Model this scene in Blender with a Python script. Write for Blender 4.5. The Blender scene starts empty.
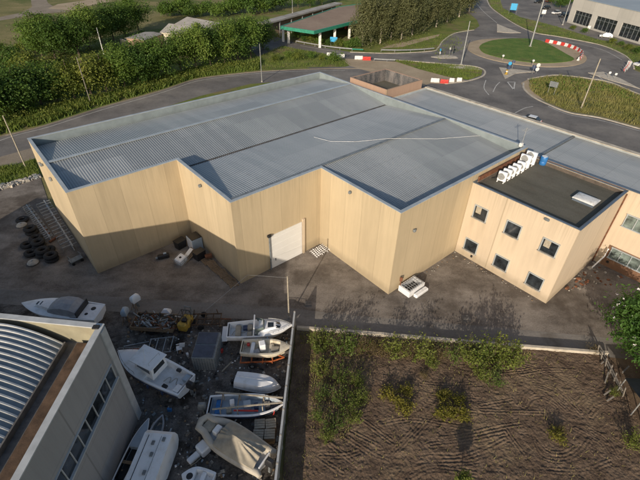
import bpy, math, random
import numpy as np
from mathutils import Vector, Matrix
R_ = math.radians
scene = bpy.context.scene
col = scene.collection
rnd = random.Random(7)

# ------------------------------------------------------------------ camera
CAM_H = 32.0
PITCH, ROLL, FOC = R_(37.088), R_(1.199), 427.05          # focal length in pixels of a 640 px wide frame
cp, sp, cr, sr = math.cos(PITCH), math.sin(PITCH), math.cos(ROLL), math.sin(ROLL)
FW = Vector((0, cp, -sp))
RT = Vector((1, 0, 0)) * cr + Vector((0, sp, cp)) * sr
UP = Vector((0, sp, cp)) * cr - Vector((1, 0, 0)) * sr
def at(x, y, z=0.0):
    d = FW + RT * ((x - 320) / FOC) + UP * ((240 - y) / FOC)
    t = (z - CAM_H) / d.z
    return Vector((0, 0, CAM_H)) + d * t
cam = bpy.data.cameras.new('camera')
cam.sensor_width = 36; cam.lens = FOC / 640 * 36; cam.clip_end = 6000; cam.clip_start = .5
co = bpy.data.objects.new('camera', cam); col.objects.link(co)
m = Matrix((RT, UP, -FW)).transposed().to_4x4(); m.translation = (0, 0, CAM_H)
co.matrix_world = m
scene.camera = co

# ------------------------------------------------------------------ light
SUN_AZ, SUN_EL = R_(19.2), R_(18.4)      # heading of the shadows (from +Y to +X), height of the sun
ldir = Vector((math.sin(SUN_AZ) * math.cos(SUN_EL), math.cos(SUN_AZ) * math.cos(SUN_EL), -math.sin(SUN_EL)))
sl = bpy.data.lights.new('sun', 'SUN'); sl.energy = 4.5; sl.angle = R_(.55); sl.color = (1.0, .86, .69)
so = bpy.data.objects.new('sun', sl); col.objects.link(so)
so.rotation_euler = ldir.to_track_quat('-Z', 'Y').to_euler(); so.location = (-60, -120, 80)
w = bpy.data.worlds.new('World'); scene.world = w; w.use_nodes = True
nt = w.node_tree
sky = nt.nodes.new('ShaderNodeTexSky'); sky.sky_type = 'NISHITA'; sky.sun_disc = False
sky.sun_elevation = SUN_EL; sky.sun_rotation = SUN_AZ + math.pi; sky.air_density = 1.0; sky.dust_density = 1.5
nt.links.new(sky.outputs[0], nt.nodes['Background'].inputs[0])
nt.nodes['Background'].inputs[1].default_value = .118
vs = scene.view_settings
vs.view_transform = 'Standard'; vs.look = 'None'; vs.exposure = 0.0; vs.gamma = 1.0; vs.use_curve_mapping = False
scene.render.engine = 'CYCLES'
scene.cycles.use_denoising = True
scene.cycles.max_bounces = 6; scene.cycles.transparent_max_bounces = 6

# ------------------------------------------------------------------ materials
MATS = {}
class N:
    def __init__(s, name):
        s.m = bpy.data.materials.new(name); s.m.use_nodes = True
        s.t = s.m.node_tree; s.b = s.t.nodes['Principled BSDF']
        s.tc = s.t.nodes.new('ShaderNodeTexCoord')
    def n(s, kind, **kw):
        o = s.t.nodes.new(kind)
        for k, v in kw.items(): setattr(o, k, v)
        return o
    def l(s, a, b): s.t.links.new(a, b)
    def mapping(s, scale):
        mp = s.n('ShaderNodeMapping'); mp.inputs['Scale'].default_value = scale
        s.l(s.tc.outputs['Object'], mp.inputs['Vector']); return mp.outputs[0]
    def noise(s, scale, detail=4, vec=None, rough=.6):
        o = s.n('ShaderNodeTexNoise'); o.inputs['Scale'].default_value = scale; o.inputs['Detail'].default_value = detail
        o.inputs['Roughness'].default_value = rough
        s.l(vec if vec is not None else s.tc.outputs['Object'], o.inputs['Vector']); return o.outputs['Fac']
    def ramp(s, fac, stops):
        o = s.n('ShaderNodeValToRGB'); e = o.color_ramp.elements
        while len(e) < len(stops): e.new(.5)
        for i, (p, c) in enumerate(stops):
            e[i].position = p; e[i].color = (*c, 1) if len(c) == 3 else c
        s.l(fac, o.inputs[0]); return o.outputs[0]
    def mix(s, fac, a, b, mode='MIX'):
        o = s.n('ShaderNodeMix', data_type='RGBA', blend_type=mode)
        if isinstance(fac, (int, float)): o.inputs[0].default_value = fac
        else: s.l(fac, o.inputs[0])
        for sock, v in ((o.inputs[6], a), (o.inputs[7], b)):
            if isinstance(v, tuple): sock.default_value = (*v, 1)
            else: s.l(v, sock)
        return o.outputs[2]
    def math(s, op, a, b=0.0, c=None):
        o = s.n('ShaderNodeMath', operation=op)
        for i, v in enumerate((a, b) if c is None else (a, b, c)):
            if isinstance(v, (int, float)): o.inputs[i].default_value = v
            else: s.l(v, o.inputs[i])
        return o.outputs[0]
    def bump(s, h, strength=.4, dist=.05):
        o = s.n('ShaderNodeBump'); o.inputs['Strength'].default_value = strength; o.inputs['Distance'].default_value = dist
        s.l(h, o.inputs['Height']); s.l(o.outputs[0], s.b.inputs['Normal'])

def simple(name, c, rough=.6, var=.25, scale=3.0, metal=0.0, bump=0.0, bscale=30, dirt=None, dscale=1.2):
    """base colour with a soft large variation, a fine grain and optional dirt blotches"""
    if name in MATS: return MATS[name]
    s = N(name)
    lo = tuple(x * (1 - var) for x in c); hi = tuple(min(x * (1 + var), .95) for x in c)
    f = s.noise(scale, 5)
    cc = s.ramp(f, [(.3, lo), (.7, hi)])
    if dirt:
        d = s.ramp(s.noise(dscale, 6, rough=.7), [(.5, (0, 0, 0)), (.68, (1, 1, 1))])
        cc = s.mix(d, cc, dirt)
    s.l(cc, s.b.inputs['Base Color'])
    s.b.inputs['Roughness'].default_value = rough; s.b.inputs['Metallic'].default_value = metal
    if bump: s.bump(s.noise(bscale, 5), bump, .03)
    MATS[name] = s.m; return s.m

def wall_mat(name, c, joint=2.45, streak=.16, dark=(.25, .2, .13), horizontal=0, top=0, stains=()):
    s = N(name)
    sep = s.n('ShaderNodeSeparateXYZ'); s.l(s.tc.outputs['Object'], sep.inputs[0])
    nrm = s.n('ShaderNodeSeparateXYZ'); s.l(s.tc.outputs['Normal'], nrm.inputs[0])
    fx = s.math('GREATER_THAN', s.math('ABSOLUTE', nrm.outputs['Y']), .5)
    mx = s.n('ShaderNodeMix', data_type='FLOAT'); s.l(fx, mx.inputs[0]); s.l(sep.outputs['Y'], mx.inputs[2]); s.l(sep.outputs['X'], mx.inputs[3])
    run = mx.outputs[0]
    cell = s.math('DIVIDE', run, joint)
    fr = s.math('FRACT', cell)
    edge = s.math('MINIMUM', fr, s.math('SUBTRACT', 1.0, fr))
    jm = s.math('LESS_THAN', edge, .009)
    if horizontal:
        fz = s.math('FRACT', s.math('DIVIDE', sep.outputs['Z'], horizontal))
        jm = s.math('MAXIMUM', jm, s.math('LESS_THAN', fz, .012))
    # each precast panel has its own slightly different tone
    wn = s.n('ShaderNodeTexWhiteNoise', noise_dimensions='1D'); s.l(s.math('FLOOR', cell), wn.inputs['W'])
    pt = s.math('MULTIPLY_ADD', wn.outputs['Value'], .14, .93)
    v = s.mapping((1.6, 1.6, .12))
    st = s.noise(1.5, 6, v, .7)
    big = s.noise(.25, 4)
    lo = tuple(x * (1 - streak) for x in c); hi = tuple(min(.95, x * (1 + streak * .7)) for x in c)
    cc = s.ramp(st, [(.3, lo), (.68, hi)])
    cc = s.mix(.35, cc, s.ramp(big, [(.3, lo), (.7, hi)]))
    vm = s.n('ShaderNodeVectorMath', operation='SCALE'); s.l(cc, vm.inputs[0]); s.l(pt, vm.inputs[3])
    cc = s.mix(s.math('MULTIPLY', jm, .45), vm.outputs[0], dark)
    # splash dirt along the foot
    ft = s.n('ShaderNodeMapRange'); ft.inputs[1].default_value = 0.0; ft.inputs[2].default_value = .9; ft.inputs[3].default_value = .45; ft.inputs[4].default_value = 0
    s.l(s.math('SUBTRACT', sep.outputs['Z'], s.math('MULTIPLY', s.noise(1.3, 4), .8)), ft.inputs[0])
    cc = s.mix(ft.outputs[0], cc, dark)
    for sy, sz in stains:   # dirt washed off the ends of a window sill
        a_ = s.math('ABSOLUTE', s.math('SUBTRACT', s.math('ABSOLUTE', s.math('SUBTRACT', sep.outputs['Y'], sy)), .72))
        band = s.n('ShaderNodeMapRange'); band.inputs[1].default_value = .05; band.inputs[2].default_value = .32; band.inputs[3].default_value = .32; band.inputs[4].default_value = 0; s.l(a_, band.inputs[0])
        dz = s.n('ShaderNodeMapRange'); dz.inputs[1].default_value = sz - 2.3; dz.inputs[2].default_value = sz; dz.inputs[3].default_value = 0; dz.inputs[4].default_value = 1; s.l(sep.outputs['Z'], dz.inputs[0])
        cut = s.math('MULTIPLY', s.math('LESS_THAN', sep.outputs['Z'], sz), s.math('LESS_THAN', sep.outputs['X'], .2))
        mk_ = s.math('MULTIPLY', s.math('MULTIPLY', band.outputs[0], dz.outputs[0]), s.math('MULTIPLY', cut, s.math('MULTIPLY_ADD', st, 1.4, .1)))
        cc = s.mix(mk_, cc, dark)
    if top:   # thin rain streaks running down from the coping, each of its own length
        ln = s.noise(1.0, 2, s.mapping((5.0, 5.0, .02))); wd = s.noise(1.0, 3, s.mapping((.7, .7, .03)))
        g = s.n('ShaderNodeMapRange'); g.inputs[1].default_value = top - 4.5; g.inputs[2].default_value = top; g.inputs[3].default_value = 0; g.inputs[4].default_value = 1
        s.l(sep.outputs['Z'], g.inputs[0])
        sm = s.ramp(s.math('MULTIPLY', s.math('ADD', ln, s.math('MULTIPLY', wd, .5)), s.math('MULTIPLY_ADD', g.outputs[0], .45, .55)), [(.66, (0, 0, 0)), (.9, (.26, .26, .26))])
        cc = s.mix(sm, cc, dark)
    s.l(cc, s.b.inputs['Base Color']); s.b.inputs['Roughness'].default_value = .85
    s.bump(s.math('SUBTRACT', s.math('MULTIPLY', s.noise(12, 5), .4), jm), .35, .03)
    return s.m

def ground_mat(name, stops, scale, fine, rough=.95, bump=.5, bdist=.06, blot=None, bl_scale=.2, bl=(.52, .64), stretch=None):
    s = N(name)
    vec = s.mapping(stretch) if stretch else None
    f = s.noise(scale, 6, vec, .65)
    g = s.noise(fine, 5)
    cc = s.ramp(s.math('ADD', s.math('MULTIPLY', f, .65), s.math('MULTIPLY', g, .35)), stops)
    if blot:
        d = s.ramp(s.noise(bl_scale, 7, rough=.7), [(bl[0], (0, 0, 0)), (bl[1], (1, 1, 1))])
        cc = s.mix(d, cc, blot)
    s.l(cc, s.b.inputs['Base Color']); s.b.inputs['Roughness'].default_value = rough
    s.b.inputs['Specular IOR Level'].default_value = .2
    s.bump(g, bump, bdist)
    return s.m

def leaf_mat(name, a, b, c=None, scale=.55, trans=.3):
    s = N(name)
    f = s.noise(scale, 3); g = s.noise(4.0, 2)
    oi = s.n('ShaderNodeObjectInfo')
    ff = s.math('ADD', s.math('MULTIPLY', f, .6), s.math('ADD', s.math('MULTIPLY', g, .4), s.math('MULTIPLY_ADD', oi.outputs['Random'], .2, -.1)))
    stops = [(.32, a), (.6, b)] + ([(.75, c)] if c else [])
    cc = s.ramp(ff, stops)
    s.l(cc, s.b.inputs['Base Color']); s.b.inputs['Roughness'].default_value = .6
    s.b.inputs['Specular IOR Level'].default_value = .25
    tr = s.n('ShaderNodeBsdfTranslucent'); s.l(s.mix(.5, cc, (.25, .3, .03), 'MIX'), tr.inputs[0])
    ms = s.n('ShaderNodeMixShader'); ms.inputs[0].default_value = trans
    s.l(s.b.outputs[0], ms.inputs[1]); s.l(tr.outputs[0], ms.inputs[2])
    s.l(ms.outputs[0], s.t.nodes['Material Output'].inputs[0])
    return s.m

def glass_mat(name, c=(.02, .025, .03), rough=.08, var=True):
    s = N(name)
    cc = s.ramp(s.noise(1.1, 3), [(.35, tuple(x * .5 for x in c)), (.7, tuple(x * 2 for x in c))])
    s.l(cc, s.b.inputs['Base Color']); s.b.inputs['Roughness'].default_value = rough
    s.b.inputs['Specular IOR Level'].default_value = .6
    return s.m

def roof_mat(name, c, c2, rough=.45):
    """corrugated sheet: panels of slightly different age, dust lines across"""
    s = N(name)
    sep = s.n('ShaderNodeSeparateXYZ'); s.l(s.tc.outputs['Object'], sep.inputs[0])
    wn = s.n('ShaderNodeTexWhiteNoise', noise_dimensions='1D'); s.l(s.math('FLOOR', s.math('DIVIDE', sep.outputs['X'], 1.0)), wn.inputs['W'])
    f = s.noise(.16, 5, s.mapping((1, .35, 1)))
    g = s.noise(2.5, 5, s.mapping((1.5, .3, 1)))
    cmb = s.n('ShaderNodeCombineXYZ'); s.l(s.math('FLOOR', s.math('DIVIDE', sep.outputs['X'], 7.3)), cmb.inputs[0]); s.l(s.math('FLOOR', s.math('DIVIDE', sep.outputs['Y'], 5.7)), cmb.inputs[1])
    wp = s.n('ShaderNodeTexWhiteNoise', noise_dimensions='2D'); s.l(cmb.outputs[0], wp.inputs['Vector'])
    f = s.math('ADD', s.math('MULTIPLY', f, .68), s.math('MULTIPLY', wp.outputs['Value'], .24))
    ff = s.math('ADD', s.math('MULTIPLY', f, .7), s.math('ADD', s.math('MULTIPLY', g, .2), s.math('MULTIPLY', wn.outputs['Value'], .1)))
    cc = s.ramp(ff, [(.38, c), (.6, c2)])
    # darker tone in the flutes of the sheet
    fl = s.math('SINE', s.math('MULTIPLY', sep.outputs['X'], 2 * math.pi / .27))
    gm = s.n('ShaderNodeMapRange'); s.l(fl, gm.inputs[0]); gm.inputs[1].default_value = -1; gm.inputs[2].default_value = -.2; gm.inputs[3].default_value = .28; gm.inputs[4].default_value = 0
    cc = s.mix(gm.outputs[0], cc, (.09, .085, .08))
    lap = s.math('LESS_THAN', s.math('FRACT', s.math('DIVIDE', sep.outputs['Y'], 2.85)), .022)
    cc = s.mix(s.math('MULTIPLY', lap, .2), cc, (.1, .09, .08))
    rs2 = s.ramp(s.noise(.9, 6, s.mapping((1.2, .3, 1)), .75), [(.62, (0, 0, 0)), (.74, (.5, .5, .5))])
    cc = s.mix(rs2, cc, (.2, .175, .15))
    s.l(cc, s.b.inputs['Base Color']); s.b.inputs['Roughness'].default_value = rough
    s.b.inputs['Metallic'].default_value = .15
    return s.m

M = {}
M['tan'] = wall_mat('tan_precast', (.50, .405, .265), streak=.12, top=10.3)
M['office'] = wall_mat('office_plaster', (.57, .47, .35), joint=7.3, streak=.12, top=9.4, stains=[(y_, z_) for y_ in (9.63, 5.76, 1.85) for z_ in (5.5, .98)])
M['flash'] = simple('zinc_flashing', (.27, .315, .325), .45, .15, .8, .2)
M['cap'] = simple('coping_metal', (.42, .46, .48), .4, .15, 1.0, .2)
M['cap_dark'] = simple('dark_coping', (.13, .16, .20), .4, .2, 1.0, .2)
M['roof'] = roof_mat('corrugated_zinc', (.265, .29, .305), (.375, .40, .41))
M['roof2'] = roof_mat('corrugated_zinc_pale', (.305, .335, .355), (.405, .43, .445))
M['gutter'] = simple('gutter_dark', (.12, .115, .11), .7, .4, 2)
M['bitumen'] = ground_mat('bitumen_felt', [(.35, (.10, .095, .075)), (.65, (.165, .155, .125))], .5, 8, .9, .3, .02, (.12, .1, .075), .6, (.55, .75), (1, .25, 1))
M['rust'] = simple('rusty_steel', (.17, .07, .035), .85, .5, 3, 0, .4, 25)
M['upstand'] = simple('brown_upstand', (.10, .08, .065), .85, .3, 2)
M['rustdark'] = simple('rust_stained_gutter', (.095, .058, .035), .9, .5, 1.5, 0, .4, 20)
M['brown'] = simple('brown_cladding', (.19, .105, .062), .8, .2, 1.2)
M['white'] = simple('white_paint', (.72, .72, .70), .45, .12, 2, 0, 0, 30, (.42, .4, .36), 1.6)
M['doorwhite'] = simple('white_door_paint', (.76, .755, .73), .5, .04, .6)
M['gel'] = simple('white_gelcoat', (.84, .85, .86), .3, .04, 1.2, 0, 0, 30, (.68, .67, .64), .9)
M['cream'] = simple('cream_gelcoat', (.66, .60, .48), .4, .1, 1.2, 0, 0, 30, (.36, .31, .22), 1.2)
M['bluegrey'] = simple('bluegrey_gelcoat', (.36, .43, .50), .4, .15, 1.2)
M['navy'] = simple('navy_paint', (.03, .05, .11), .4, .3, 1.2)
M['steel'] = simple('galvanised_steel', (.36, .37, .37), .45, .25, 4, .4)
M['greymetal'] = simple('grey_steel', (.20, .22, .23), .5, .3, 3, .2)
M['black'] = simple('black_rubber', (.018, .018, .019), .85, .4, 5, 0, .3, 40)
M['blackp'] = simple('black_plastic', (.022, .022, .024), .45, .3, 5)
M['glass'] = glass_mat('dark_glass')
M['glass_g'] = glass_mat('green_grey_glass', (.12, .15, .14), .1)
M['wood'] = simple('weathered_wood', (.24, .17, .105), .9, .35, 6, 0, .4, 20)
M['palewood'] = simple('pale_timber', (.36, .32, .25), .85, .25, 6, 0, .3, 20)
M['greywood'] = simple('grey_wood', (.21, .19, .165), .9, .35, 6, 0, .4, 20)
M['bark'] = simple('bark', (.11, .085, .06), .95, .4, 5, 0, .6, 12)
M['palebark'] = simple('pale_bark', (.42, .37, .30), .9, .35, 3, 0, .5, 8)
M['concrete'] = simple('concrete', (.40, .375, .33), .9, .2, 2, 0, .3, 25, (.2, .19, .165), .8)
M['kerb'] = simple('pale_kerb', (.50, .45, .37), .9, .18, 1.5, 0, .3, 20, (.33, .29, .23), .7)
M['red'] = simple('red_plastic', (.52, .045, .035), .5, .2, 3)
M['orange'] = simple('orange_paint', (.50, .13, .04), .6, .3, 4, 0, 0, 30, (.2, .07, .03), 3)
M['yellow'] = simple('yellow_paint', (.42, .27, .04), .55, .25, 4, 0, 0, 30, (.15, .1, .03), 3)
M['blue'] = simple('blue_plastic', (.03, .16, .42), .45, .25, 3)
M['bluesign'] = simple('blue_sign', (.03, .33, .62), .4, .1, 3)
M['darkblue'] = simple('dark_blue_sheet', (.06, .075, .11), .5, .3, 2)
M['green'] = simple('green_fascia', (.035, .24, .16), .5, .2, 2)
M['tarp'] = simple('beige_tarpaulin', (.36, .32, .25), .75, .18, 2.2, 0, .25, 10)
M['greycloth'] = simple('grey_cover', (.32, .33, .35), .8, .18, 2, 0, .25, 8)
M['hypalon'] = simple('grey_tube', (.47, .43, .36), .55, .15, 2)
M['shed'] = wall_mat('grey_precast', (.33, .325, .32), joint=6.0, streak=.12, dark=(.13, .12, .11), horizontal=2.6)
M['shedcap'] = simple('pale_coping', (.44, .455, .46), .5, .15, 1.5)
M['gable'] = simple('gable_render', (.27, .25, .175), .85, .2, .8, 0, .2, 10, (.26, .23, .16), .6)
M['barrel'] = simple('barrel_sheet', (.19, .235, .27), .4, .2, .7, .3)
M['barrel_rib'] = simple('barrel_rib', (.56, .57, .56), .4, .15, 2, .3)
M['whitebldg'] = wall_mat('pale_precast', (.52, .50, .46), joint=6, streak=.12, dark=(.3, .29, .27), horizontal=3)
M['pinkwall'] = wall_mat('pink_render', (.36, .245, .18), joint=30, streak=.12)
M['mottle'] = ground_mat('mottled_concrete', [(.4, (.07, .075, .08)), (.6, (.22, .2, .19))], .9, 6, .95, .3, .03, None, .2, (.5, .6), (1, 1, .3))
M['terracotta'] = ground_mat('brown_gravel_roof', [(.35, (.235, .17, .13)), (.65, (.335, .26, .2))], .12, 2, .95, .2, .03)
M['shedroof'] = simple('old_sheet_roof', (.36, .34, .31), .8, .2, .5, 0, .3, 6, (.2, .18, .15), .25)
M['asphalt'] = ground_mat('asphalt', [(.35, (.115, .108, .103)), (.65, (.20, .19, .18))], .2, 3, .9, .25, .01, (.27, .25, .225), .07, (.47, .7))
M['lane_dust'] = ground_mat('dusty_asphalt', [(.35, (.17, .16, .15)), (.65, (.26, .245, .225))], .3, 3, .9, .25, .01)
M['shoulder'] = ground_mat('dusty_shoulder', [(.35, (.2, .165, .125)), (.65, (.33, .285, .225))], .2, 4, .95, .3, .03)
M['yard'] = ground_mat('yard_surface', [(.36, (.115, .10, .087)), (.5, (.205, .182, .16)), (.66, (.30, .27, .24))], .35, 7, .95, .5, .04, (.10, .085, .072), .13, (.48, .62), (1, 1.6, 1))
M['slab'] = ground_mat('concrete_road', [(.36, (.15, .14, .13)), (.64, (.25, .235, .215))], .3, 5, .95, .35, .02, (.12, .105, .09), .25, (.52, .7), (.35, 1.8, 1))
M['boatyard'] = ground_mat('dark_gravel', [(.38, (.065, .058, .052)), (.5, (.135, .122, .11)), (.68, (.25, .23, .21))], 1.1, 9, .97, .8, .08, (.04, .035, .03), .4, (.5, .62))
M['soil'] = ground_mat('ploughed_soil', [(.36, (.075, .052, .037)), (.5, (.135, .095, .066)), (.66, (.205, .15, .105))], .8, 10, .98, .8, .07, (.21, .155, .10), .25, (.52, .66))
M['grass'] = ground_mat('rough_grass', [(.36, (.075, .115, .024)), (.5, (.14, .175, .04)), (.66, (.25, .225, .08))], .22, 3.5, .98, .8, .12, (.21, .165, .085), .09, (.52, .62))
M['drygrass'] = ground_mat('dry_field', [(.36, (.12, .125, .045)), (.5, (.2, .18, .075)), (.66, (.29, .235, .12))], .06, 1.6, .98, .6, .12, (.09, .12, .03), .03, (.5, .62), (1, 2.2, 1))
M['lawn'] = ground_mat('island_lawn', [(.36, (.06, .12, .024)), (.5, (.105, .175, .035)), (.66, (.19, .205, .06))], .25, 3, .98, .8, .1, (.13, .13, .045), .16, (.55, .68))
M['gravel'] = ground_mat('beige_gravel', [(.36, (.32, .25, .17)), (.64, (.46, .375, .265))], .2, 4, .97, .5, .04)
M['paint'] = simple('worn_road_paint', (.52, .51, .48), .8, .3, 1.2)
M['car_white'] = simple('white_car_paint', (.75, .75, .75), .2, .04)
M['car_blue'] = simple('blue_car_paint', (.03, .05, .12), .2, .1)
M['car_dark'] = simple('dark_car_paint', (.03, .032, .036), .2, .1)
M['car_red'] = simple('red_car_paint', (.3, .03, .03), .2, .1)
M['lamp'] = simple('clear_lens', (.5, .48, .42), .2, .1)
M['leaf_dark'] = leaf_mat('leaf_dark', (.04, .088, .017), (.095, .165, .03), (.16, .21, .042))
M['leaf_mid'] = leaf_mat('leaf_mid', (.065, .13, .022), (.14, .215, .038), (.22, .26, .06))
M['leaf_yellow'] = leaf_mat('leaf_yellow', (.085, .12, .02), (.165, .195, .036), (.24, .235, .052))
M['leaf_euc'] = leaf_mat('leaf_eucalyptus', (.075, .088, .036), (.14, .145, .065), (.2, .175, .085), 1.2, .2)
M['leaf_shrub'] = leaf_mat('leaf_shrub', (.085, .12, .022), (.165, .195, .04), (.24, .235, .065), 1.5)
M['leaf_shrub_y'] = leaf_mat('leaf_shrub_yellow', (.12, .12, .02), (.2, .18, .03), (.25, .2, .05), 2)
M['leaf_shrub_d'] = leaf_mat('leaf_shrub_deep', (.06, .105, .021), (.125, .17, .036), (.2, .215, .058), 1.5)
M['leaf_dry'] = leaf_mat('leaf_dry', (.10, .075, .03), (.17, .13, .06), (.22, .18, .09), 2)
M['leaf_ole'] = leaf_mat('leaf_oleander', (.028, .08, .016), (.075, .155, .028), (.13, .21, .045), 1.5)
M['blade'] = leaf_mat('grass_blade', (.085, .14, .026), (.165, .215, .045), (.26, .26, .085), .25)
M['blade_dry'] = leaf_mat('grass_blade_dry', (.17, .19, .05), (.33, .29, .11), (.46, .36, .17), .2)
M['petal'] = simple('white_petal', (.78, .76, .74), .6, .05)

# ------------------------------------------------------------------ mesh builder
class MB:
    def __init__(s): s.v = []; s.f = []
    def add(s, vs_, fs):
        b = len(s.v); s.v += [tuple(x) for x in vs_]; s.f += [tuple(i + b for i in f) for f in fs]; return s
    def box(s, c, d, rz=0.0, M4=None, taper=1.0, bev=0.0):
        hx, hy, hz = d[0] / 2, d[1] / 2, d[2] / 2
        if bev > 0:
            b = min(bev, hx * .45, hy * .45, hz * .45)
            rings = []
            for z, k in ((-hz, b), (-hz + b, 0), (hz - b, 0), (hz, b)):
                x, y = hx - k, hy - k
                rings.append([(x, y - b * (k == 0), z), (x - b * (k == 0), y, z), (-x + b * (k == 0), y, z), (-x, y - b * (k == 0), z),
                              (-x, -y + b * (k == 0), z), (-x + b * (k == 0), -y, z), (x - b * (k == 0), -y, z), (x, -y + b * (k == 0), z)])
            pts = [p for r in rings for p in r]; fs = []
            for k in range(3):
                for i in range(8): fs.append((k * 8 + i, k * 8 + (i + 1) % 8, k * 8 + 8 + (i + 1) % 8, k * 8 + 8 + i))
            fs.append(tuple(range(7, -1, -1))); fs.append(tuple(range(24, 32)))
        else:
            pts = [(x * (taper if z > 0 else 1), y * (taper if z > 0 else 1), z) for z in (-hz, hz) for x, y in ((-hx, -hy), (hx, -hy), (hx, hy), (-hx, hy))]
            fs = [(3, 2, 1, 0), (4, 5, 6, 7), (0, 1, 5, 4), (1, 2, 6, 5), (2, 3, 7, 6), (3, 0, 4, 7)]
        T = Matrix.Translation(c) @ (M4 if M4 is not None else Matrix.Rotation(rz, 4, 'Z'))
        return s.add([T @ Vector(p) for p in pts], fs)
    def beam(s, p, q, wd, ht=None, up=(0, 0, 1)):
        p, q = Vector(p), Vector(q); d = q - p; L = d.length
        if L < 1e-6: return s
        x = d / L; u = Vector(up)
        if abs(x.dot(u)) > .98: u = Vector((0, 1, 0))
        y = u.cross(x).normalized(); z = x.cross(y)
        m4 = Matrix((x, y, z)).transposed().to_4x4()
        return s.box((p + q) / 2, (L, wd, ht or wd), M4=m4)
    def tube(s, p, q, r0, r1=None, n=8, cap=True):
        return s.path([p, q], [r0, r0 if r1 is None else r1], n, cap)
    def path(s, pts, rad, n=8, cap=True):
        pts = [Vector(p) for p in pts]
        if isinstance(rad, (int, float)): rad = [rad] * len(pts)
        vs_, fs = [], []
        for i, p in enumerate(pts):
            d = (pts[min(i + 1, len(pts) - 1)] - pts[max(i - 1, 0)]).normalized()
            u = Vector((0, 0, 1)) if abs(d.z) < .9 else Vector((1, 0, 0))
            x = u.cross(d).normalized(); y = d.cross(x)
            for k in range(n):
                a = 2 * math.pi * k / n
                vs_.append(p + (x * math.cos(a) + y * math.sin(a)) * rad[i])
        for i in range(len(pts) - 1):
            for k in range(n): fs.append((i * n + k, i * n + (k + 1) % n, (i + 1) * n + (k + 1) % n, (i + 1) * n + k))
        if cap: fs.append(tuple(range(n - 1, -1, -1))); fs.append(tuple(range(len(vs_) - n, len(vs_))))
        return s.add(vs_, fs)
    def lathe(s, prof, c=(0, 0, 0), n=20, M4=None):
        vs_, fs = [], []; T = Matrix.Translation(c) @ (M4 if M4 is not None else Matrix())
        for r, z in prof:
            for k in range(n):
                a = 2 * math.pi * k / n; vs_.append(T @ Vector((r * math.cos(a), r * math.sin(a), z)))
        for i in range(len(prof) - 1):
            for k in range(n): fs.append((i * n + k, i * n + (k + 1) % n, (i + 1) * n + (k + 1) % n, (i + 1) * n + k))
        return s.add(vs_, fs)
    def loft(s, rings, cap0=True, cap1=True, closed=True):
        n = len(rings[0]); fs = []
        for i in range(len(rings) - 1):
            for k in range(n if closed else n - 1): fs.append((i * n + k, i * n + (k + 1) % n, (i + 1) * n + (k + 1) % n, (i + 1) * n + k))
        if cap0: fs.append(tuple(range(n - 1, -1, -1)))
        if cap1: fs.append(tuple(range((len(rings) - 1) * n, len(rings) * n)))
        return s.add([p for r in rings for p in r], fs)
    def poly(s, pts): return s.add(pts, [tuple(range(len(pts)))])
    def prism(s, pts, z0, z1):
        n = len(pts)
        return s.add([(p[0], p[1], z0) for p in pts] + [(p[0], p[1], z1) for p in pts],
                     [tuple(range(n - 1, -1, -1)), tuple(range(n, 2 * n))] + [(i, (i + 1) % n, n + (i + 1) % n, n + i) for i in range(n)])
    def ring(s, outer, inner, z0, z1, zi=None):
        n = len(outer); zi = z0 if zi is None else zi
        P = [(p[0], p[1], z0) for p in outer] + [(p[0], p[1], z1) for p in outer] + [(p[0], p[1], z1) for p in inner] + [(p[0], p[1], zi) for p in inner]
        fs = []
        for i in range(n):
            j = (i + 1) % n
            fs += [(i, j, n + j, n + i), (n + i, n + j, 2 * n + j, 2 * n + i), (2 * n + i, 2 * n + j, 3 * n + j, 3 * n + i), (3 * n + i, 3 * n + j, j, i)]
        return s.add(P, fs)
    def build(s, name, mat, parent=None, smooth=False, loc=None):
        me = bpy.data.meshes.new(name); me.from_pydata(s.v, [], s.f); me.validate(); me.update()
        if mat is not None: me.materials.append(mat)
        if smooth:
            for p in me.polygons: p.use_smooth = True
            me.set_sharp_from_angle(angle=R_(40))
        o = bpy.data.objects.new(name, me); col.objects.link(o)
        if parent is not None: o.parent = parent
        if loc is not None: o.location = loc
        return o

def tag(o, label=None, cat=None, group=None, kind=None):
    if label: o['label'] = label
    if cat: o['category'] = cat
    if group: o['group'] = group
    if kind: o['kind'] = kind
    return o
def thing(name, label, cat, loc=(0, 0, 0), rz=0.0, group=None):
    o = bpy.data.objects.new(name, None); col.objects.link(o); o.empty_display_size = .3
    o.location = loc; o.rotation_euler = (0, 0, rz)
    return tag(o, label, cat, group)
def copy_tree(o, parent=None):
    c = o.copy(); col.objects.link(c); c.parent = parent
    for ch in list(o.children): copy_tree(ch, c)
    return c
def dup(root, loc, rz, label, group=None):
    c = copy_tree(root); c.location = loc; c.rotation_euler = (0, 0, rz); c['label'] = label
    if group: c['group'] = group
    return c
def offset_poly(pts, d):
    """offset a polygon to its inside (positive d), any winding"""
    n = len(pts); area = sum(pts[i][0] * pts[(i + 1) % n][1] - pts[(i + 1) % n][0] * pts[i][1] for i in range(n))
    sg = 1 if area > 0 else -1; out = []
    for i in range(n):
        p0, p1, p2 = Vector(pts[i - 1][:2]), Vector(pts[i][:2]), Vector(pts[(i + 1) % n][:2])
        d1, d2 = (p1 - p0).normalized(), (p2 - p1).normalized()
        n1, n2 = Vector((-d1.y, d1.x)) * sg, Vector((-d2.y, d2.x)) * sg
        b = (n1 + n2); k = d / max(.2, (1 + n1.dot(n2)))
        out.append(tuple(p1 + b * k))
    return out
def ccw(pts):
    n = len(pts); a = sum(pts[i][0] * pts[(i + 1) % n][1] - pts[(i + 1) % n][0] * pts[i][1] for i in range(n))
    return pts if a > 0 else pts[::-1]

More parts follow.
